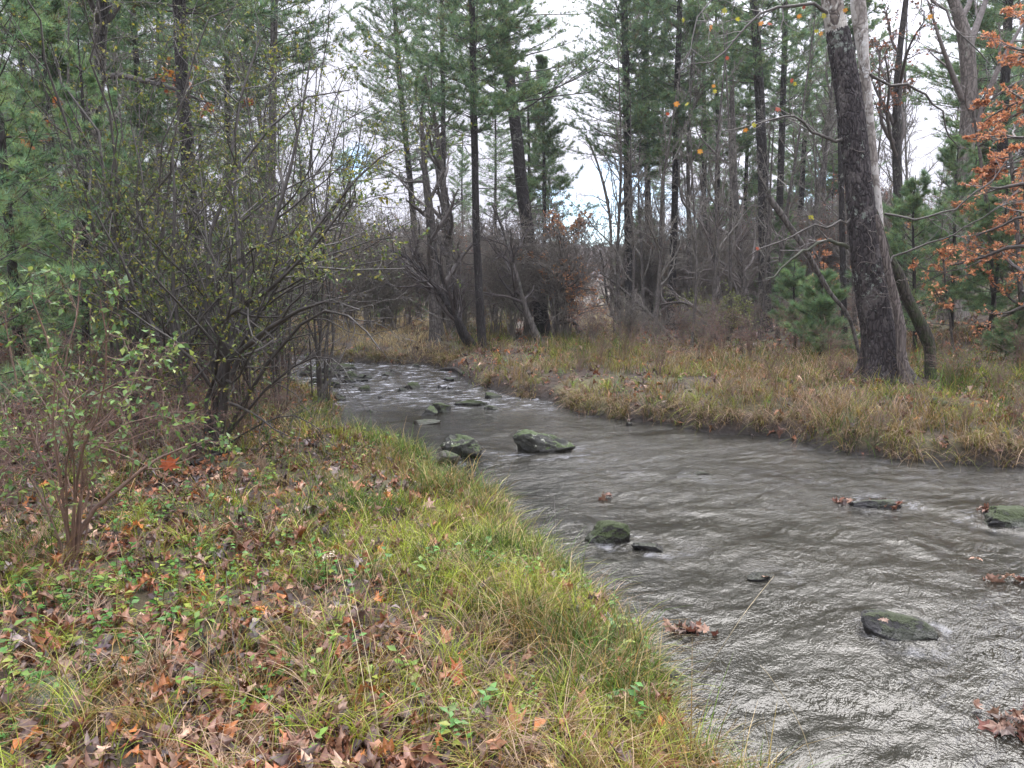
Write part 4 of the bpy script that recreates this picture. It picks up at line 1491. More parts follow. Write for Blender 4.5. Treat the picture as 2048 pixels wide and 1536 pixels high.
def build_trees():
    def pp(pts, Y, ext=None, z0=None):
        return pxpath(pts, Y, z0, ext)

    # ---- the leaning sycamore: four stems from one foot
    Y = 13.4
    base = at(1775, 768, Y)
    z0 = h1(base[0], base[1])
    loc = np.array([base[0], Y, z0])
    root = empty("sycamore_tree", loc, "huge scaly sycamore leaning left on the right bank with lichen on its foot", "tree")
    pts = [(1768, 778, 37), (1766, 735, 31), (1758, 670, 28), (1745, 600, 28), (1733, 525, 28), (1724, 440, 26.5), (1715, 340, 25), (1700, 210, 24), (1688, 137, 22.5), (1674, 60, 20.5)]
    p, r = pp(pts, Y, z0=z0)
    mb = MB()
    Pt, Rt = trunk(mb, p - loc, r, 110, 34, 3, .07, .75, plates=.014)
    mb.build("trunk", M_BARK_SYC, root)
    pts2 = [(1675, 66, 20.5), (1664, 0, 19.5), (1650, -110, 18), (1628, -280, 15), (1600, -480, 12), (1575, -650, 5)]
    p2 = np.array([at(a, b, Y) for a, b, _ in pts2])
    r2 = np.array([c * Y / F for *_, c in pts2])
    mb = MB()
    trunk(mb, p2 - loc, r2, 28, 8, 3, .07)
    mb.build("upper_trunk", M_BARK_SYC_TOP, root)
    Yb = 13.75
    q = [(1796, 768, 12), (1790, 700, 10), (1776, 600, 9), (1764, 500, 8.5), (1755, 410, 8), (1744, 300, 8.5), (1729, 137, 9.5), (1722, 60, 13), (1716, 0, 14), (1708, -150, 12), (1698, -400, 6)]
    p, r = pp(q, Yb, z0=z0)
    mb = MB()
    Pw, Rw = trunk(mb, p - loc, r, 20, 8, 5, .08)
    tag(mb.build("stem", M_BARK_WHITE, root), "white flaking stem behind the dark trunk")
    q = [(1816, 784, 17), (1808, 745, 12), (1802, 700, 9), (1801, 655, 9.5), (1791, 600, 7.5), (1778, 550, 7.5), (1768, 500, 7.5), (1760, 460, 6), (1753, 430, 3.5)]
    p, r = pp(q, Y - .45, z0=z0 - .05)
    mb = MB()
    trunk(mb, p - loc, r, 18, 8, 6, .16)
    tag(mb.build("stem", M_DEAD, root), "grey barkless dead stem in front")
    q = [(1862, 745, 11), (1860, 705, 11), (1855, 680, 12), (1838, 642, 12), (1814, 595, 10.5), (1797, 550, 11), (1776, 508, 8), (1762, 460, 6), (1750, 420, 4)]
    p, r = pp(q, Y + .1, z0=h1(base[0] + .8, Y))
    mb = MB()
    trunk(mb, p - loc, r, 18, 8, 7, .12)
    tag(mb.build("stem", M_BARK_MOSSY, root), "moss covered stem bowed out to the right")
    # limbs
    rng = np.random.default_rng(9)
    br = MB()
    limbs = [([(1700, 490, 7), (1670, 486, 6.5), (1640, 488, 6), (1610, 505, 5), (1570, 530, 3.5), (1530, 560, 2.5)], -.3, "mossy"),
             ([(1712, 436, 4.5), (1690, 445, 4), (1660, 452, 3.5), (1620, 455, 3), (1560, 478, 2.5), (1500, 510, 1.8)], -.5, "g"),
             ([(1690, 275, 6), (1655, 278, 5.5), (1632, 262, 4.5), (1600, 240, 4), (1560, 232, 3), (1500, 250, 2), (1440, 262, 1.4)], -.4, "g"),
             ([(1672, 30, 7), (1640, 18, 6), (1590, 16, 5), (1550, 22, 4.2), (1510, 45, 3.5), (1470, 80, 3), (1445, 110, 2.5), (1400, 128, 1.6), (1345, 140, 1)], -1.0, "g"),
             ([(1640, -180, 6), (1580, -120, 5), (1500, -60, 4), (1430, -10, 2.6), (1390, 60, 1.8), (1370, 120, 1)], -1.4, "g"),
             ([(1745, 160, 5), (1790, 168, 4.5), (1840, 185, 4), (1880, 215, 3), (1900, 270, 2), (1930, 300, 1.4)], .3, "g"),
             ([(1770, 430, 4), (1830, 440, 3.5), (1900, 420, 3), (1960, 380, 2.4), (2040, 300, 1.5)], -.6, "g"),
             ([(1780, 520, 4), (1830, 500, 3.2), (1900, 475, 2.6), (1970, 430, 2), (2050, 400, 1.2)], -1.0, "g"),
             ([(1722, -120, 8), (1800, -60, 6), (1880, 10, 4), (1930, 70, 2.6), (1970, 130, 1.6)], -.8, "g"),
             ([(1660, -250, 8), (1780, -330, 6), (1900, -350, 4)], 1.5, "g"),
             ([(1610, -420, 7), (1500, -520, 5), (1400, -560, 3)], .5, "g")]
    allp, allr = [], []
    for q, dy, kind in limbs:
        k = len(q)
        e = np.array([at(a, b, Y + dy * i / (k - 1)) for i, (a, b, _) in enumerate(q)]) - loc
        rs = np.array([c * .58 * Y / F for *_, c in q])
        t_ = np.linspace(0, k - 1, 12)
        e2 = np.stack([catmull(e[:, i], t_) for i in range(3)], -1) + rng.normal(size=(12, 3)) * .03
        r2_ = np.interp(t_, np.arange(k), rs)
        tubes(br, e2, r2_, 8, (.05, .055, .03) if kind == "mossy" else (.075, .067, .056))
        allp.append(e2)
        allr.append(r2_)
    A, AR = np.array(allp), np.array(allr)
    s1, r1 = branch(A, AR, 9, rng, t=(.25, 1), L=.38, ang=(30, 65), up=.1, K=5, wig=.2, rr=.5, rmin=.005)
    tubes(br, s1, r1, 4, (.11, .10, .088))
    s2, r2_ = branch(s1, r1, 5, rng, t=(.2, 1), L=.5, ang=(30, 60), K=4, wig=.2, rr=.6, rmin=.0032)
    tubes(br, s2, r2_, 3, (.12, .10, .09))
    # thin vines and epicormic shoots round the lower trunk
    v0, vr = branch((Pt)[None, ::6], Rt[None, ::6] * .04, 22, rng, t=(.05, .7), L=.8, absl=True, ang=(40, 100), up=.4, K=12, wig=.5, rr=1, rmin=.0022)
    v0[:, :, 1] -= .30 + .0 * v0[:, :, 1]
    v0 = v0 + nrm(rng.normal(size=(len(v0), 1, 3))) * .02
    tubes(br, v0, vr, 3, (.13, .11, .095))
    br.build("branches", M_TWIG, root)
    # a few last yellow and orange leaves hanging
    lb = MB()
    ps = np.array([at(a, b, Y - dd) for a, b, dd in [(1452, 20, .9), (1475, 36, .9), (1522, 44, .8), (1606, 14, .3), (1598, 30, .3), (1540, 46, .7), (1633, 60, .5), (1640, 66, .5),
                   (1456, 114, 1), (1368, 38, 1.2), (1427, 170, .6), (1430, 180, .6), (1373, 207, .4), (1352, 205, .4), (1582, 160, .3), (1590, 165, .3), (1556, 216, .4),
                   (1506, 248, .4), (1336, 226, .4), (1690, 18, .2), (1648, 28, .4), (1490, 258, .4), (1420, 55, 1.), (1400, 300, .4), (1622, 432, .3), (1515, 495, .5), (1860, 30, .6)]]) - loc
    cc = np.array([(.42, .40, .05), (.60, .26, .05), (.45, .42, .06), (.60, .30, .06), (.50, .22, .07), (.34, .34, .06), (.35, .08, .04)])
    d = nrm(rng.normal(size=ps.shape) * .5 - np.array([0, 0, 1.]))
    place(lb, maple_tpl(12, .4), ps, d, rng.uniform(.085, .14, len(ps)), cc[rng.integers(0, 7, len(ps))], rng, up=np.array([0, -1., 0]), jit=.5)
    lb.build("leaves", M_LEAF, root)

    # ---- curving dark tree at upper left with long mossy limb
    Y = 13.5
    p, r = pp([(150, 830, 20), (158, 640, 18), (163, 500, 17), (172, 330, 15.5), (186, 240, 14), (196, 150, 12.5), (201, 60, 12), (206, 0, 11)], Y, ext=6)
    ex = [([at(205, 158, Y), at(235, 150, Y - .1), at(280, 160, Y - .3), at(340, 175, Y - .5), at(390, 196, Y - .7), at(440, 215, Y - .9)], [.06, .055, .045, .035, .022, .01]),
          ([at(180, 245, Y), at(130, 232, Y - .2), at(80, 240, Y - .5), at(40, 270, Y - .6)], [.045, .035, .025, .01])]
    tree("tree", p, r, 21, bark=M_BARK_DARK, label="dark curving tree with a long sideways limb near the upper left corner", limb=(12, .5, .98), limb_len=2.8, extra=ex,
         leaf=(maple_tpl(15, .4), .11, 1, [(.50, .22, .06), (.42, .15, .07)], .50), rmin=.005, col=(.06, .052, .045))
    # ---- thick pair at the point with arching limbs above the rapids
    Y = 24.5
    p, r = pp([(876, 716, 17), (872, 650, 13), (868, 560, 11), (862, 450, 9), (850, 340, 6), (842, 230, 4)], Y)
    tree("tree", p, r, 22, "broad grey trunk at the water edge right of the far tan grass", limb=(12, .3, 1), limb_len=3.0, rmin=.006, bark=M_BARK_GREY)
    p, r = pp([(908, 705, 14), (905, 640, 12), (903, 560, 10), (895, 440, 8), (880, 330, 6), (872, 250, 4), (850, 150, 2.5)], Y + 3)
    tree("tree", p, r, 23, "slim bare tree forking high just left of the slender black pine", limb=(14, .35, 1), limb_len=3.2, up=.9, rmin=.006)
    Y = 21.8
    p, r = pp([(958, 722, 9), (938, 680, 8), (915, 640, 7), (890, 600, 5.5), (860, 560, 4), (820, 520, 3), (780, 500, 2)], Y)
    tree("leaning_tree", p, r, 24, "dark bare tree arching left over the water from the leafy point", "tree", limb=(14, .3, 1), limb_len=2.6, rmin=.005, col=(.05, .04, .036), bark=M_BARK_PINE, flare=.1)
    p, r = pp([(943, 715, 7), (925, 672, 6), (912, 640, 5), (895, 590, 4), (880, 540, 3), (870, 500, 2)], Y + .5)
    tree("leaning_tree", p, r, 25, "thinner leaning stem beside the arching bare tree on the point", "tree", limb=(10, .3, 1), limb_len=2.0, rmin=.005, col=(.05, .04, .036), bark=M_BARK_PINE, flare=.1)
    Y = 23.5
    p, r = pp([(1082, 705, 8), (1065, 655, 7), (1045, 600, 6), (1030, 540, 4.5), (1010, 470, 3), (985, 410, 2)], Y)
    tree("tree", p, r, 26, "crooked dark stem rising left from the foot of the thick leaning pine", limb=(14, .25, 1), limb_len=2.4, rmin=.005, col=(.06, .05, .045))
    # ---- oak-leaf orange understory tree in the middle
    p, r = pp([(1105, 705, 7), (1110, 640, 6), (1118, 570, 5), (1124, 500, 3.5), (1128, 465, 2)], 25)
    tree("tree", p, r, 27, "small rust leaved tree right of the thick leaning pine below the sky gap", limb=(24, .2, 1), limb_len=2.3, lv=(7, 5, 3), rmin=.0055,
         leaf=(CARD, .065, 3, [(.55, .25, .12), (.60, .36, .16), (.38, .20, .12)], .60), ang=(40, 75), up=.2)
    # ---- leaning snag
    p, r = pp([(1188, 703, 6), (1170, 675, 5.5), (1152, 650, 5), (1143, 640, 3)], 27)
    tree("leaning_snag", p, r, 28, "short broken leaning trunk below the sky gap", "snag", limb=(3, .5, .9), limb_len=.6, lv=(2, 2), rmin=.006)
    # ---- bare saplings right of the gap
    for i, (q, Y, lb) in enumerate([
        ([(1246, 690, 3.5), (1230, 640, 3), (1215, 600, 2.6), (1208, 540, 2.2), (1200, 500, 1.5)], 25, "bare sapling curving up in front of the sky gap"),
        ([(1242, 690, 3), (1228, 655, 2.6), (1232, 600, 2.2), (1240, 560, 1.5)], 25.5, "short bare sapling forking beside the curving sapling"),
        ([(1222, 470, 3), (1214, 400, 3), (1196, 330, 2.2), (1172, 270, 1.6)], 44, "tall thin bare tree seen against the low sky gap"),
        ([(1348, 692, 4), (1320, 650, 3.5), (1280, 610, 3), (1240, 575, 2.4), (1200, 545, 1.6)], 24.5, "long bare stem leaning left across the gap from the flared foot pine"),
        ([(1440, 690, 4), (1420, 655, 3.5), (1395, 620, 3), (1360, 604, 2.4), (1310, 612, 1.6)], 23.5, "bare arching sapling bending over left behind the right bank grass"),
        ([(1445, 685, 5), (1440, 620, 5), (1436, 560, 4.5), (1424, 500, 4), (1412, 430, 3), (1400, 350, 2)], 28, "crooked bare tree mid way to the stout blotchy pine"),
        ([(1503, 668, 9), (1495, 620, 8), (1485, 560, 7.5), (1478, 480, 7), (1470, 380, 6), (1466, 250, 5), (1462, 120, 4)], 29, "purplish bare trunk leaning left beside the stout blotchy pine"),
        ([(1480, 690, 5), (1482, 620, 4.5), (1486, 560, 4), (1480, 500, 3)], 26, "short dark leaning trunk left of the stout blotchy pine"),
    ]):
        if q[0][1] < 600:
            d = at(q[0][0], 660, Y)
            q = [(q[0][0], 655, q[0][2])] + q
        p, r = pp(q, Y)
        tree("bare_tree", p, r, 100 + i, lb, "tree", limb=(11, .25, 1), limb_len=1.2 + .07 * Y * (1 if i in (5, 6) else .3), lv=(6, 5), rmin=.0055, n=8, col=(.14, .12, .105))
    # ---- lichen-white dead pole leaning
    p, r = pp([(1730, 700, 3.2), (1700, 640, 3.6), (1660, 585, 4), (1628, 530, 5), (1604, 490, 5.5), (1570, 440, 6), (1535, 390, 5.5)], 14.5)
    tree("dead_pole", p, r, 130, "pale lichen spotted dead trunk leaning left in front of the sycamore limb", "dead trunk", limb=(3, .4, .9), limb_len=.5, lv=(2,), bark=M_BARK_GREY, rmin=.004, flare=0)
    # ---- trees on the right
    p, r = pp([(1806, 690, 12), (1803, 600, 11), (1799, 460, 10), (1795, 350, 8.5), (1793, 230, 7.5), (1798, 120, 6), (1812, 0, 5)], 21, ext=3)
    tree("tree", p, r, 31, bark=M_BARK_DARK, label="dark upright tree just right of the sycamore with vase shaped limbs", limb=(16, .3, 1), limb_len=3.0, up=.8, rmin=.0055, ang=(25, 50),
         leaf=(CARD, .09, 1, [(.10, .07, .05), (.30, .12, .06)], .44))
    p, r = pp([(1903, 690, 27), (1906, 600, 22), (1912, 500, 18), (1922, 400, 15), (1932, 300, 14), (1938, 200, 13.5), (1934, 100, 13), (1920, 40, 11), (1896, -30, 9)], 21.5, ext=5)
    ex = [([at(1930, 330, 21.5), at(1960, 230, 21.3), at(2000, 130, 21), at(2050, 40, 21)], [.10, .08, .06, .03]),
          ([at(1930, 120, 21.5), at(1950, 60, 21.6), at(1975, -10, 21.8), at(1990, -80, 21.8)], [.12, .09, .06, .03]),
          ([at(1925, 200, 21.5), at(1905, 150, 21.3), at(1880, 80, 21), at(1855, 0, 21)], [.09, .07, .045, .02])]
    tree("tree", p, r, 32, "large grey tree with upswept bare limbs in the upper right", limb=(12, .5, 1), limb_len=3.4, up=.7, rmin=.0055, extra=ex, col=(.15, .13, .115),
         bark=bark_mat("pale_grey_bark", (.07, .06, .052), (.21, .185, .16), (.26, .27, .22), .4, (6, 6, 1.4), .4))
    # ---- orange beech reaching in from the right edge: layered boughs
    for i, (q, Y, lb, ll) in enumerate([
        ([(2120, 760, 12), (2105, 600, 11), (2095, 430, 10), (2085, 250, 8), (2080, 100, 6), (2075, 0, 4)], 14.5, "orange leaved beech reaching in from the right edge with layered boughs", 2.5),
        ([(1990, 690, 4.5), (1985, 560, 4), (1975, 430, 3.5), (1960, 310, 2.8), (1945, 220, 2)], 18, "slim beech sapling carrying coppery leaves in front of the grey tree", 1.7),
        ([(2046, 720, 6), (2040, 560, 5), (2030, 400, 4), (2020, 300, 3)], 17, "coppery young beech between the grey tree and the right edge", 1.9),
    ]):
        p, r = pp(q, Y)
        tree("beech_tree", p, r, 140 + i, lb, "tree", limb=(30 if i == 0 else 20, .2, 1), limb_len=ll, ang=(65, 95), up=.12, lv=(8, 6), flat=True, rmin=.004,
             leaf=(OVAL, .068, 6, ORANGE, .64, .1), bark=M_BARK_GREY, n=10)
    for i, (q, Y, lb) in enumerate([([(1760, 700, 3), (1765, 600, 2.6), (1780, 520, 2), (1790, 440, 1.5)], 22, "thin coppery leaved sapling behind the sycamore stems"),
                                    ([(1650, 690, 3), (1645, 600, 2.6), (1640, 540, 2), (1636, 480, 1.5)], 25, "little rust leaved sapling left of the sycamore in shade"),
                                    ([(1905, 720, 3), (1900, 640, 2.5), (1890, 560, 2), (1885, 500, 1.5)], 17, "low coppery sapling in front of the big grey tree foot")]):
        p, r = pp(q, Y)
        tree("beech_sapling", p, r, 150 + i, lb, "sapling", limb=(12, .25, 1), limb_len=1.3, ang=(60, 90), up=.1, lv=(6, 4), rmin=.004, leaf=(OVAL, .085, 3, ORANGE, .58, .1), n=6)
    # bare trees further back, copied
    protos = []
    for i in range(4):
        hh = (14, 16, 12, 15)[i]
        path = [[0, 0, -.05], [.2, .1, hh * .3], [.1 * (-1) ** i, .2, hh * .6], [.5 * (-1) ** i, 0, hh]]
        protos.append(tree("bare_tree", path, [.11, .085, .06, .015], 160 + i, "x", "tree", limb=(18, .25, 1), limb_len=3.6, up=.9, lv=(7, 6, 3), rmin=.008, n=8, loc=(0, 0, 0),
                           col=(.14, .128, .105), ang=(25, 55)))
    rng = np.random.default_rng(5)
    used = set()
    spots = []
    for (x0, x1, y0, y1, n, lb, gr) in [
        (-150, 560, 24, 55, 9, "one of the leafless trees standing among the left pines", "bare trees in the left woods"),
        (-120, 560, 9.5, 21, 20, "one of the thin leafless saplings crowding the left woods behind the shrubs", "thin saplings in the left woods"),
        (590, 1000, 34, 60, 8, "one of the leafless trees behind the brown brush beyond the rapids", "bare trees behind the brush"),
        (1020, 1130, 36, 50, 2, "one of the leafless trees just left of the sky gap", "bare trees left of the gap"),
        (1200, 1790, 20.5, 29, 12, "one of the slim leafless trees standing close behind the right bank grass", "slim bare trees behind the right bank"),
        (1270, 2150, 30, 60, 22, "one of the leafless trees standing among the right pines", "bare trees in the right woods"),
    ]:
        for k in range(n):
            px = x0 + (x1 - x0) * (k + rng.uniform(.15, .85)) / n
            Yd = rng.uniform(y0, y1)
            d = ray(px, 700)
            x = d[0] * Yd / d[1]
            pr = protos[(k + len(spots)) % 4]
            sc = rng.uniform(.65, 1.1) * (.62 if 590 <= px <= 1130 else .42 if y1 == 21 else .6 if y1 == 29 else 1)
            loc_ = (x, Yd, h1(x, Yd) - .05)
            rz = rng.uniform(0, 6.28)
            if pr.name in used:
                copy_tree(pr, loc_, rz, sc, lb, gr, (rng.normal() * .04, rng.normal() * .04))
            else:
                used.add(pr.name)
                pr.location = loc_
                pr.rotation_euler.z = rz
                pr.scale = (sc,) * 3
                tag(pr, lb, None, gr)


build_trees()


# ------------------------------------------------------------------ shrubs and brush
def shrub(name, loc, Hm, spread, nst, seed, label, cat="shrub", group=None, lv=(6, 6, 3), col=(.10, .082, .072), leaf=None, rmin=.003, up=.3, r0=.014, stems=None, arch=.5, lvang=(25, 65), keepleaf=None):
    rng = np.random.default_rng(seed)
    root = empty(name, loc, label, cat, group)
    K = 8
    if stems is None:
        az = rng.uniform(0, 6.28, nst)
        out = spread * rng.uniform(.25, 1, nst)
        hh = Hm * rng.uniform(.55, 1.05, nst)
        t = np.linspace(0, 1, K)[None]
        b = rng.normal(size=(nst, 2)) * .05 * spread
        rad = out[:, None] * t ** 1.5
        zz = hh[:, None] * (t * (1 + arch) - arch * t ** 2.6)
        S = np.stack([b[:, :1] + rad * np.cos(az)[:, None], b[:, 1:] + rad * np.sin(az)[:, None], zz], -1)
        S[:, 1:] += rng.normal(size=(nst, K - 1, 3)) * .025 * Hm * .6
        R = r0 * rng.uniform(.6, 1.3, (nst, 1)) * np.linspace(1, .28, K)[None]
    else:
        S, R = [], []
        for pts, rs in stems:
            e = np.asarray(pts, float) - np.asarray(loc)
            k = np.linspace(0, len(e) - 1, K)
            S.append(np.stack([catmull(e[:, i], k) for i in range(3)], -1))
            R.append(np.interp(k, np.arange(len(e)), rs))
        S, R = np.array(S), np.array(R)
    col = np.array(col)
    mb = MB()
    tubes(mb, S, R, 6, col)
    cur, cr = S, R
    lens = [.5, .5, .5]
    for i, m in enumerate(lv):
        cur, cr = branch(cur, cr, m, rng, t=(.15, 1), L=lens[i], ang=lvang, up=up * .5, K=6 if i == 0 else 4, wig=.2, rr=.55, rmin=rmin)
        tubes(mb, cur, cr, 4 if i == 0 else 3, col * rng.uniform(.8, 1.3, (len(cur), 1)))
    mb.build("stems", M_TWIG, root)
    if leaf:
        tpl, sz, nper, cols, prob, hang = leaf
        p, t = alongpts(cur, nper, rng, (.1, 1))
        c = fbm(p[:, 0] * 1.6 + p[:, 2], p[:, 1] * 1.6 + p[:, 2] * .8, seed)
        k = (c + .3 * rng.random(len(p))) > (1.05 - prob)
        if keepleaf is not None:
            k &= keepleaf(p, rng)
        p, t = p[k], t[k]
        d = nrm(t * .8 + .6 * rng.normal(size=t.shape) - np.array([0, 0, hang]))
        cc = np.array(cols)[rng.integers(0, len(cols), len(p))] * rng.uniform(.6, 1.35, (len(p), 1))
        lb = MB()
        place(lb, tpl, p, d, sz * rng.uniform(.6, 1.25, len(p)), cc, rng, up=np.array([0, 0, 1.]), jit=.6)
        if lb.v:
            lb.build("leaves", M_LEAF, root)
    return root


OLIVE = [(.12, .17, .04), (.17, .21, .04), (.08, .13, .045), (.26, .24, .045)]
GREENS = [(.12, .21, .06), (.16, .26, .07), (.10, .17, .07), (.24, .30, .07)]
BRUSH = (.155, .138, .112)


def build_shrubs():
    # ---- the big arching shrub, left of centre
    b = hit(425, 905)
    Y = b[1]
    loc = (b[0], b[1], h1(b[0], b[1]) - .03)
    L0 = np.array(loc)

    def s(pts, r0, r1, dy=0.0):
        k = len(pts)
        pp_ = [L0 + np.array([(pts[0][0] - 425) * Y / F, dy * .1, 0])] + [at(a, b_, Y + dy * (i + 1) / (k - 1)) for i, (a, b_) in enumerate(pts[1:])]
        return pp_, list(np.linspace(r0, r1, len(pp_)))

    st = [s([(430, 905), (452, 800), (455, 720), (440, 670), (428, 640), (500, 610), (560, 560), (640, 480), (700, 400)], .045, .010, -.6),
          s([(440, 905), (450, 810), (455, 725), (490, 695), (540, 655), (600, 620), (660, 600), (720, 620)], .042, .008, -.9),
          s([(410, 905), (420, 780), (480, 660), (530, 500), (570, 380), (600, 250), (620, 120)], .040, .008, .5),
          s([(400, 905), (370, 800), (360, 680), (345, 560), (350, 420), (345, 300)], .034, .008, .3),
          s([(395, 905), (368, 790), (330, 700), (285, 620), (255, 540), (215, 470), (190, 420)], .028, .006, -.4),
          s([(405, 905), (360, 760), (345, 640), (300, 500), (290, 380), (260, 240)], .026, .006, .8),
          s([(430, 905), (445, 760), (470, 620), (480, 480), (462, 340), (480, 200), (520, 80)], .036, .008, 1.0),
          s([(440, 905), (500, 780), (590, 660), (660, 620), (720, 650), (760, 700)], .022, .005, -1.0),
          s([(430, 905), (520, 790), (610, 720), (670, 720), (700, 760)], .016, .004, -.8),
          s([(430, 905), (470, 720), (560, 560), (660, 420), (740, 330), (790, 300)], .030, .006, .2),
          s([(420, 905), (430, 740), (410, 560), (440, 400), (520, 280), (600, 200), (700, 180)], .028, .006, .9),
          s([(405, 905), (340, 830), (260, 780), (180, 760), (110, 790)], .014, .004, -.9),
          s([(430, 905), (500, 860), (580, 830), (640, 860)], .012, .004, -.5)]
    shrub("big_shrub", loc, 0, 0, 0, 201, "big arching many stemmed shrub with small olive green leaves left of the creek", stems=st, lv=(11, 6, 3), rmin=.0026,
          col=(.048, .042, .036), leaf=(OVAL, .042, 5, OLIVE, .65, .25), up=.15,
          keepleaf=lambda q, g: (q[:, 0] < .65 + .25 * g.random(len(q))) | (q[:, 2] > 1.75))
    # dense companion behind with more leaves
    for i, (px, Y2, hm, sp_, lb) in enumerate([
        (480, 9.8, 3.0, 1.0, "green leaved shrub hanging over the left grass point"),
        (330, 10.5, 3.6, 1.6, "olive leaved shrub behind the big arching shrub"),
        (545, 13.6, 3.2, .9, "leafy shrub overhanging the far left rapids"),
        (545, 11.6, 5.4, 1.9, "tall loose shrub with dangling olive leaves behind the big arching shrub"),
        (255, 8.6, 4.6, 1.5, "tall sparse shrub with dull leaves left of the big arching shrub"),
        (640, 12.6, 6.6, 1.5, "slim tall shrub with hanging olive leaves against the sky left of the water"),
        (560, 17.5, 5.2, 1.7, "tall olive leaved shrub farther upstream on the left bank"),
    ]):
        d = ray(px, 700)
        x = d[0] * Y2 / d[1]
        shrub("leafy_shrub", (x, Y2, h1(x, Y2) - .03), hm, sp_, 11, 210 + i, lb, lv=(8, 5, 3), leaf=(OVAL, .046, 3, OLIVE, .63 if Y2 > 9.5 or px > 500 else .54, .3), rmin=.003, r0=.02, col=(.055, .048, .040))
    # ---- near left shrub with broad bright leaves
    b = hit(145, 1125)
    loc = np.array([b[0], b[1], h1(b[0], b[1]) - .02])
    Y = b[1]

    def s2(pts, r0, r1, dy=0.0):
        k = len(pts)
        pp_ = [loc + np.array([(pts[0][0] - 145) * Y / F, 0, 0])] + [at(a, b_, Y + dy * (i + 1) / (k - 1)) for i, (a, b_) in enumerate(pts[1:])]
        return pp_, list(np.linspace(r0, r1, len(pp_)))

    st = [s2([(150, 1125), (165, 1045), (230, 985), (290, 935), (340, 905), (420, 880)], .018, .004, .3),
          s2([(140, 1125), (150, 1000), (165, 900), (200, 820), (215, 700), (200, 600)], .010, .003, -.3),
          s2([(140, 1125), (125, 980), (105, 860), (110, 740), (80, 640), (60, 590)], .009, .003, -.2),
          s2([(150, 1125), (165, 960), (160, 860), (120, 760), (150, 660), (160, 560)], .008, .003, .2),
          s2([(145, 1125), (130, 960), (160, 820), (250, 760), (320, 760)], .007, .002, -.4),
          s2([(135, 1125), (90, 1010), (40, 930), (-20, 880)], .008, .003, 0),
          s2([(145, 1125), (170, 940), (230, 860), (330, 830), (400, 860)], .007, .002, .2),
          s2([(145, 1125), (120, 1000), (60, 860), (20, 700), (10, 620)], .007, .002, 0),
          s2([(155, 1125), (185, 1010), (190, 880), (260, 780), (290, 700)], .007, .002, .5),
          s2([(145, 1125), (150, 940), (130, 820), (190, 720), (230, 640)], .006, .002, -.5)]
    shrub("leafy_shrub", tuple(loc), 0, 0, 0, 230, "spindly shrub with broad bright green leaves in the left foreground", stems=st, lv=(8, 5, 2), rmin=.0015,
          col=(.14, .085, .060), leaf=(OVAL, .042, 2, GREENS, .66, .3), up=.3)
    # ---- reddish brown brambles low on the left
    rng = np.random.default_rng(8)
    spots = [(20, 1020, .8), (90, 960, .9), (230, 960, .9), (290, 900, 1.0), (370, 930, .7), (150, 880, 1.0), (60, 880, 1.1), (480, 900, .7), (330, 840, 1.0), (210, 840, 1.0), (20, 830, 1.3), (560, 850, .6),
             (110, 820, 1.3), (420, 850, .9), (-60, 900, 1.4), (560, 800, .9), (-40, 1120, .8)]
    rspots = [(1320, 752, .8), (1250, 728, .9), (1410, 720, .9), (1500, 722, 1.0), (1590, 712, 1.1), (1540, 760, .6), (1660, 735, .9), (1690, 770, .5), (1900, 775, .7), (1990, 790, .6), (1930, 860, .4),
              (2030, 850, .5), (1200, 730, .7), (1160, 745, .5), (1760, 870, .3), (1460, 800, .35), (1840, 820, .4), (1440, 700, 1.2), (1620, 690, 1.2), (2040, 740, .9)]
    nleft = len(spots)
    spots += rspots
    lbs = "one of the reddish brown brambles on the left forest floor"
    protos = [shrub("bramble", (0, 0, 0), .95, .85, 16, 240 + i, lbs, "bramble", "brambles under the left shrubs", lv=(7, 5), col=(.14, .085, .066), rmin=.0018, r0=.005, arch=1.0,
                    leaf=(OVAL, .030, 1, GREENS + [(.30, .12, .06)], .42, .2)) for i in range(3)]
    for i, (px, py, sc) in enumerate(spots):
        p = hit(px, py)
        if i < 3:
            o = protos[i]
        else:
            o = copy_tree(protos[i % 3], (0, 0, 0))
            if i >= nleft:
                o["label"] = "one of the low reddish brambles in the right bank grass"
                o["group"] = "brambles on the right bank"
        o.location = (p[0], p[1], h1(p[0], p[1]) - .02)
        o.rotation_euler.z = rng.uniform(0, 6.28)
        o.scale = (sc,) * 3
    # ---- brown bare thickets beyond the rapids and through the woods
    protos = [shrub("bare_thicket", (0, 0, 0), 3.6, 2.0, 18, 250 + i, "x", "thicket", lv=(9, 6, 3), rmin=.0075, r0=.018, col=BRUSH) for i in range(3)]
    protos.append(shrub("bare_thicket", (0, 0, 0), 3.0, 2.0, 16, 254, "x", "thicket", lv=(9, 6, 3), rmin=.0075, r0=.018, col=(.17, .14, .12),
                        leaf=(CARD, .075, 1, [(.34, .15, .09), (.24, .10, .07), (.32, .22, .12)], .5, .2)))
    used = set()

    def put(pr, px, Yd, sc, lb, gr):
        d = ray(px, 700)
        x = d[0] * Yd / d[1]
        if signed(np.array([x]), np.array([Yd]))[0] < .4:
            return
        l_ = (x, Yd, h1(x, Yd) - .05)
        if pr.name in used:
            copy_tree(pr, l_, rng.uniform(0, 6.28), sc, lb, gr)
        else:
            used.add(pr.name)
            pr.location = l_
            pr.rotation_euler.z = rng.uniform(0, 6.28)
            pr.scale = (sc,) * 3
            tag(pr, lb, None, gr)

    k = 0
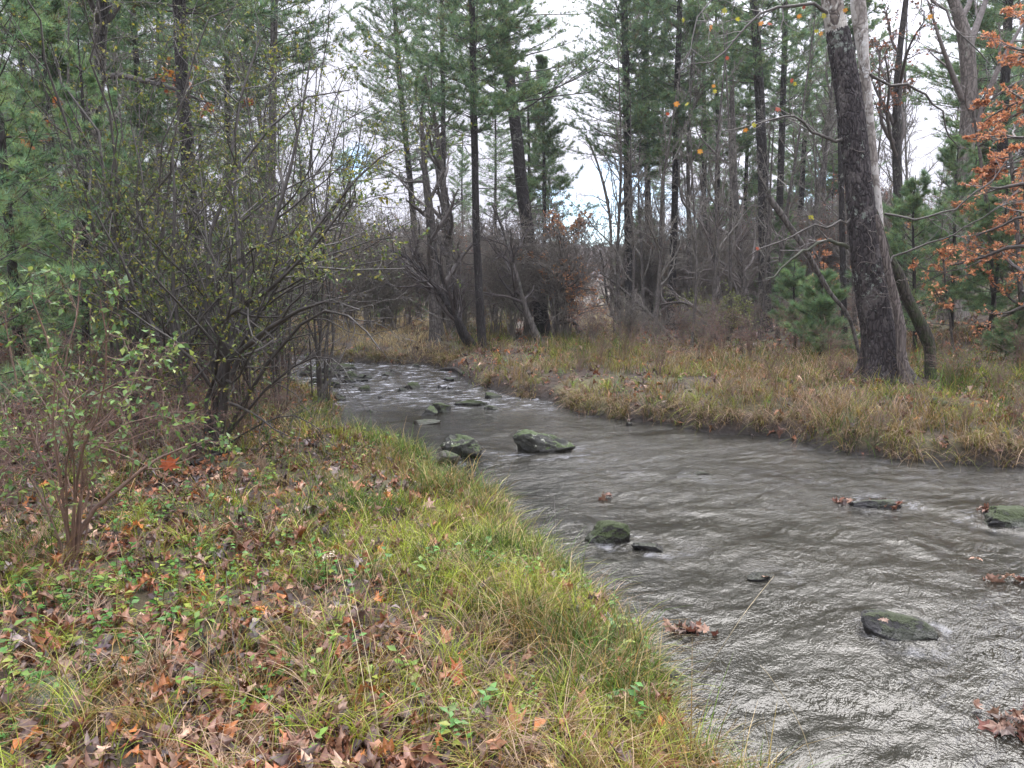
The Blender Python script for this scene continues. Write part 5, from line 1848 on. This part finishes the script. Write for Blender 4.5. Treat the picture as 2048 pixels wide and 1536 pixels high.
    for x0, x1, y0, y1, n, s0, s1, lb, gr in [
        (590, 880, 27, 36, 9, .9, 1.35, "one of the grey brown leafless thickets beyond the far tan grass patch", "thickets beyond the far grass patch"),
        (600, 1040, 38, 54, 16, 1.2, 1.7, "one of the tall brown thickets forming the far wall behind the rapids", "far wall of brown thickets"),
        (890, 1160, 24, 32, 9, .75, 1.2, "one of the bare thickets round the foot of the thick leaning pine", "thickets round the thick leaning pine"),
        (-140, 560, 14, 30, 13, .7, 1.25, "one of the bare thickets tangled among the left trunks", "thickets in the left woods"),
        (1180, 1720, 19.5, 27, 13, .25, .42, "one of the waist high thickets along the back of the right bank", "low thickets behind the right bank"),
        (1240, 1790, 28, 46, 22, .8, 1.5, "one of the bare thickets between the pines of the right woods", "thickets in the right woods"),
        (1780, 2150, 20, 44, 12, .6, 1.1, "one of the bare thickets on the leafy slope at the right", "thickets on the right slope"),
        (1020, 1240, 46, 60, 2, .5, .8, "one of the pale thickets by the meadow under the sky gap", "thickets by the meadow"),
    ]:
        for i in range(n):
            put(protos[k % 4], x0 + (x1 - x0) * (i + rng.uniform(.1, .9)) / n, rng.uniform(y0, y1), rng.uniform(s0, s1), lb, gr)
            k += 1
    # yellow-green leafy bush in the right woods
    for px, Yd, lb in [(1395, 26, "low bush with yellow green leaves in front of the flared foot pine"), (1455, 24, "small pale green bush behind the right bank grass"),
                       (655, 34, "deep green low bush beyond the far left rapids")]:
        d = ray(px, 700)
        x = d[0] * Yd / d[1]
        shrub("leafy_bush", (x, Yd, h1(x, Yd) - .03), 1.5, 1.0, 12, int(px), lb, "bush", lv=(6, 5, 2), leaf=(OVAL, .085, 2, [(.18, .22, .07), (.25, .27, .09)] if px > 700 else [(.06, .16, .06)], .66, .1),
              rmin=.004, col=(.08, .07, .05))


build_shrubs()



# ------------------------------------------------------------------ small things
def leaf_thing(px, py, tpl, size, col, label, rz=0.0, tilt=.25, z=None, name="fallen_leaf", group=None):
    p = hit(px, py) if z is None else P(px, py, z)
    mb = MB()
    rng = np.random.default_rng(int(px * 7 + py))
    tv, tf = tpl
    mb.add(tv * size + rng.normal(size=tv.shape) * .002, tf, np.array(col))
    o = mb.build(name, M_DRY)
    o.location = (p[0], p[1], p[2] + (.055 if z is None else .012))
    o.rotation_euler = (tilt, rng.normal() * .2, rz)
    tag(o, label, "leaf", group)
    return o


def build_small():
    mp, mp2, ok = maple_tpl(51, 1.1), maple_tpl(52, 1.4), oak_tpl(53, 1.0)
    for px, py, tp_, sz, c, lb, rz, tl in [
        (405, 1222, ok, .17, (.34, .13, .035), "large orange brown oak leaf propped upright among litter left of centre", .2, 1.1),
        (515, 1290, ok, .16, (.50, .36, .33), "pale pinkish oak leaf lying flat in the litter", .4, .5),
        (428, 1300, ok, .14, (.42, .22, .13), "tan oak leaf left of the pale pinkish one", -.5, .5),
        (925, 1385, mp, .20, (.36, .10, .03), "curled red brown maple leaf in front of the near grass", 1.2, .9),
        (1026, 1492, mp, .19, (.46, .20, .08), "big orange tan maple leaf near the bottom edge centre", .3, 1.0),
        (1132, 1197, mp2, .13, (.46, .20, .09), "orange maple leaf resting on grass near the water bend", .1, .9),
        (895, 1303, mp, .13, (.38, .17, .07), "brown maple leaf on the grass right of the tall straws", .6, .8),
        (552, 1366, mp2, .15, (.36, .14, .07), "rust maple leaf standing on edge left of the straws", -.3, 1.2),
        (858, 1027, mp, .14, (.55, .33, .27), "lone pink tan leaf in the middle of the near grass", 0, .9),
        (110, 1318, mp2, .18, (.36, .11, .045), "bright russet leaf above the half buried boulder", .8, .5),
        (196, 1325, ok, .17, (.20, .15, .16), "mauve grey leaf right of the bright russet leaf", .2, .9),
        (545, 1010 + 60, mp, .12, (.34, .16, .11), "dull brown maple leaf where the grass meets the left litter", .2, .4),
    ]:
        leaf_thing(px, py, tp_, sz * .78, tuple(q * .85 for q in c), lb, rz, tl * .75)
    p = at(337, 936, hit(145, 1125)[1] + .25)
    mb = MB()
    tv, tf = mp
    mb.add(tv * .14, tf, (.50, .13, .05))
    o = mb.build("hanging_leaf", M_LEAF)
    o.location = p
    o.rotation_euler = (1.3, .1, .3)
    tag(o, "vivid orange red leaf caught on the low slanting branch of the foreground shrub", "leaf")
    # leaves snagged on stones in the creek
    for i, (px, py, n, w, lb) in enumerate([
        (1690, 1003, 8, .16, "brown leaves snagged on the upstream end of the low dark rock"),
        (1775, 1008, 12, .20, "dark red clump of wet leaves on the downstream end of the low dark rock"),
        (1214, 993, 5, .16, "few brown leaves stuck on a hidden stone in mid creek"),
        (1530, 1152, 1, .05, "pink brown leaf folded over the dark submerged stone"),
        (1950, 1123, 1, .05, "single small orange leaf drifting near the right edge"),
        (2005, 1155, 5, .13, "long orange brown leaf cluster snagged right of the drifting leaves"),
        (1378, 1262, 16, .20, "wet pile of dark and pink brown leaves beside the near bank"),
        (1975, 1022, 9, .17, "brown leaves heaped against the broad mossy rock"),
        (2035, 1450, 26, .30, "large heap of wet leaves at the lower right corner of the water"),
        (1770, 1243, 1, .03, "yellow pink leaf resting on the big smooth dark rock"),
        (930, 908, 5, .13, "red brown leaves caught between the pale boulder and mid creek boulder"),
        (878, 862, 6, .18, "dark red leaf clump on the grass tip above the pale boulder"),
        (1330, 748, 9, .5, "red leaf pile on the dark mound at the back of the right bank"),
    ]):
        rng = np.random.default_rng(500 + i)
        z = WZ + .02
        if i == 9:
            z = WZ + .13
        pp_ = P(px, py, z) if i != 12 else hit(px, py)
        if i == 11:
            pp_ = hit(px, py) + np.array([0, 0, .1])
        mb = MB()
        cols = np.array([(.22, .10, .06), (.27, .16, .11), (.08, .05, .04), (.16, .06, .04), (.34, .20, .13)])
        pos = rng.normal(size=(n, 3)) * np.array([w * .38, w * .2, .010]) + np.array([0, 0, .015])
        th = rng.uniform(0, 6.28, n)
        f = np.stack([np.cos(th), np.sin(th), rng.normal(size=n) * .3], -1)
        for k, tp_ in enumerate((mp, ok)):
            m = np.arange(n) % 2 == k
            place(mb, tp_, pos[m], f[m], rng.uniform(.08, .13, m.sum()) * (1 if n > 3 else .8), cols[rng.integers(0, 5, m.sum())] * rng.uniform(.7, 1.2, (m.sum(), 1)), rng, up=np.array([0, 0, 1.]), jit=.5)
        o = mb.build("leaf_clump", M_DRY)
        o.location = pp_
        tag(o, lb, "leaves")
    # long dry stalks
    for i, (pts, r0, lb) in enumerate([
        ([P(1400, 1352, -.25), P(1440, 1300, -.05), P(1490, 1225, .12), P(1548, 1152, .20)], .0024, "long pale dry stalk leaning out over the water"),
        ([P(850, 1360, -.02)] + [P(832, 1260, .12), P(800, 1170, .22), P(775, 1120, .28)], .0024, "tallest pale straw standing in the near grass"),
        ([P(735, 1430, 0), P(720, 1320, .14), P(695, 1200, .26), P(672, 1110, .34), P(650, 1115, .37)], .0026, "pale straw with a drooping seed head left of the tallest straw"),
        ([P(760, 1480, .0), P(745, 1380, .12), P(720, 1250, .24), P(700, 1150, .32)], .0022, "straight pale straw rising from the lower middle litter"),
        ([P(800, 1480, .0), P(830, 1380, .12), P(880, 1280, .24), P(960, 1160, .36)], .0018, "thin curved stalk crossing the near grass to the right"),
        ([P(480, 1395, .0), P(470, 1300, .1), P(458, 1220, .18), P(452, 1140, .26)], .003, "dark upright twig standing in litter left of the straws"),
        ([P(440, 1190, .0), P(428, 1100, .12), P(430, 1000, .26)], .003, "second dark upright twig farther back in the litter"),
        ([P(1110, 1110, -.2), P(1111, 1050, -.1), P(1108, 990, 0)], .0025, "dark thin stem sticking up at the near water edge"),
        ([P(1628, 1536, -.3), P(1600, 1450, -.15), P(1545, 1360, 0), P(1520, 1330, .04)], .0022, "bent sedge stalk over the water at lower right"),
    ]):
        pts = np.array(pts)
        k = np.linspace(0, len(pts) - 1, 12)
        e = np.stack([catmull(pts[:, j], k) for j in range(3)], -1)
        mb = MB()
        tubes(mb, e, np.linspace(r0, r0 * .45, 12) * .7, 5, (.34, .28, .16) if "dark" not in lb else (.05, .04, .035))
        if "seed head" in lb:
            rng = np.random.default_rng(2)
            pos = e[-3:][rng.integers(0, 3, 40)] + rng.normal(size=(40, 3)) * .006
            place(mb, CARD, pos, rng.normal(size=(40, 3)), .014, (.62, .52, .38), rng)
        tag(mb.build("dry_stalk", M_TWIG), lb, "stalk")
    # fallen wood
    for pts, r0, mat, lb, cat in [
        ([(1910, 752), (1935, 742), (1965, 744), (1990, 752)], .07, M_BARK_DARK, "short dark log lying on leaves right of the mossy sycamore stem", "log"),
        ([(1868, 806), (1885, 812), (1915, 818), (1945, 816)], .05, M_BARK_MOSSY, "curved dark branch with moss lying on the right bank", "branch"),
        ([(1960, 662), (1990, 655), (2040, 668), (2075, 676)], .09, M_BARK_MOSSY, "mossy dark log on the leafy slope at the right edge", "log"),
        ([(860, 748), (905, 741), (925, 752)], .06, M_BARK_DARK, "driftwood root at the muddy foot of the leafy point", "root"),
        ([(1130, 702), (1160, 704), (1205, 710), (1240, 722)], .05, M_BARK_DARK, "fallen dark branch at the base of the broken leaning trunk", "branch"),
        ([(380, 935), (450, 910), (520, 905)], .028, M_BARK_DARK, "dark rotting stick under the big shrub", "stick"),
    ]:
        P3 = []
        for a, b in pts:
            q = hit(a, b)
            P3.append([q[0], q[1], h1(q[0], q[1]) + r0 * .7])
        P3 = np.array(P3)
        c = P3[0].copy()
        mb = MB()
        trunk(mb, P3 - c, np.linspace(r0, r0 * .6, len(P3)), 12, 6, int(r0 * 1000), .2)
        o = mb.build("fallen_log" if cat == "log" else "fallen_branch", mat)
        o.location = c
        tag(o, lb, cat)


build_small()


# ------------------------------------------------------------------ autumn air
def build_haze(dens=.0007):
    import bmesh
    me = bpy.data.meshes.new("haze")
    bm = bmesh.new()
    bmesh.ops.create_cube(bm, size=1)
    bm.to_mesh(me)
    bm.free()
    o = bpy.data.objects.new("haze", me)
    scene.collection.objects.link(o)
    o.scale = (1900, 1000, 66)
    o.location = (0, 440, 66 / 2 - 3.0)
    m = bpy.data.materials.new("haze")
    m.use_nodes = True
    t = NT(m.node_tree)
    out = t.n("ShaderNodeOutputMaterial")
    pv = t.n("ShaderNodeVolumePrincipled")
    pv.inputs["Color"].default_value = (.93, .95, 1.0, 1)
    pv.inputs["Density"].default_value = dens
    pv.inputs["Anisotropy"].default_value = .2
    t.l(pv.outputs[0], out.inputs["Volume"])
    me.materials.append(m)
    tag(o, kind="stuff")


build_haze()


# ------------------------------------------------------------------ labels: tell the members of small groups apart by their order
def number_groups():
    names = ("first second third fourth fifth sixth seventh eighth ninth tenth eleventh twelfth thirteenth fourteenth").split()
    groups = {}
    for o in scene.objects:
        if o.parent is None and o.get("group") and str(o.get("label", "")).startswith("one of the "):
            groups.setdefault(o["group"], []).append(o)
    for g, obs in groups.items():
        obs = [o for o in obs if abs(o.location.x / max(o.location.y, .1)) * F < 1024]
        if len(obs) > 14:
            continue
        obs.sort(key=lambda o: o.location.x / o.location.y)
        for i, o in enumerate(obs):
            if i == 0:
                pre = "leftmost of the "
            elif i == len(obs) - 1:
                pre = "rightmost of the "
            else:
                pre = names[i] + " from left of the "
            o["label"] = pre + o["label"][len("one of the "):]


number_groups()
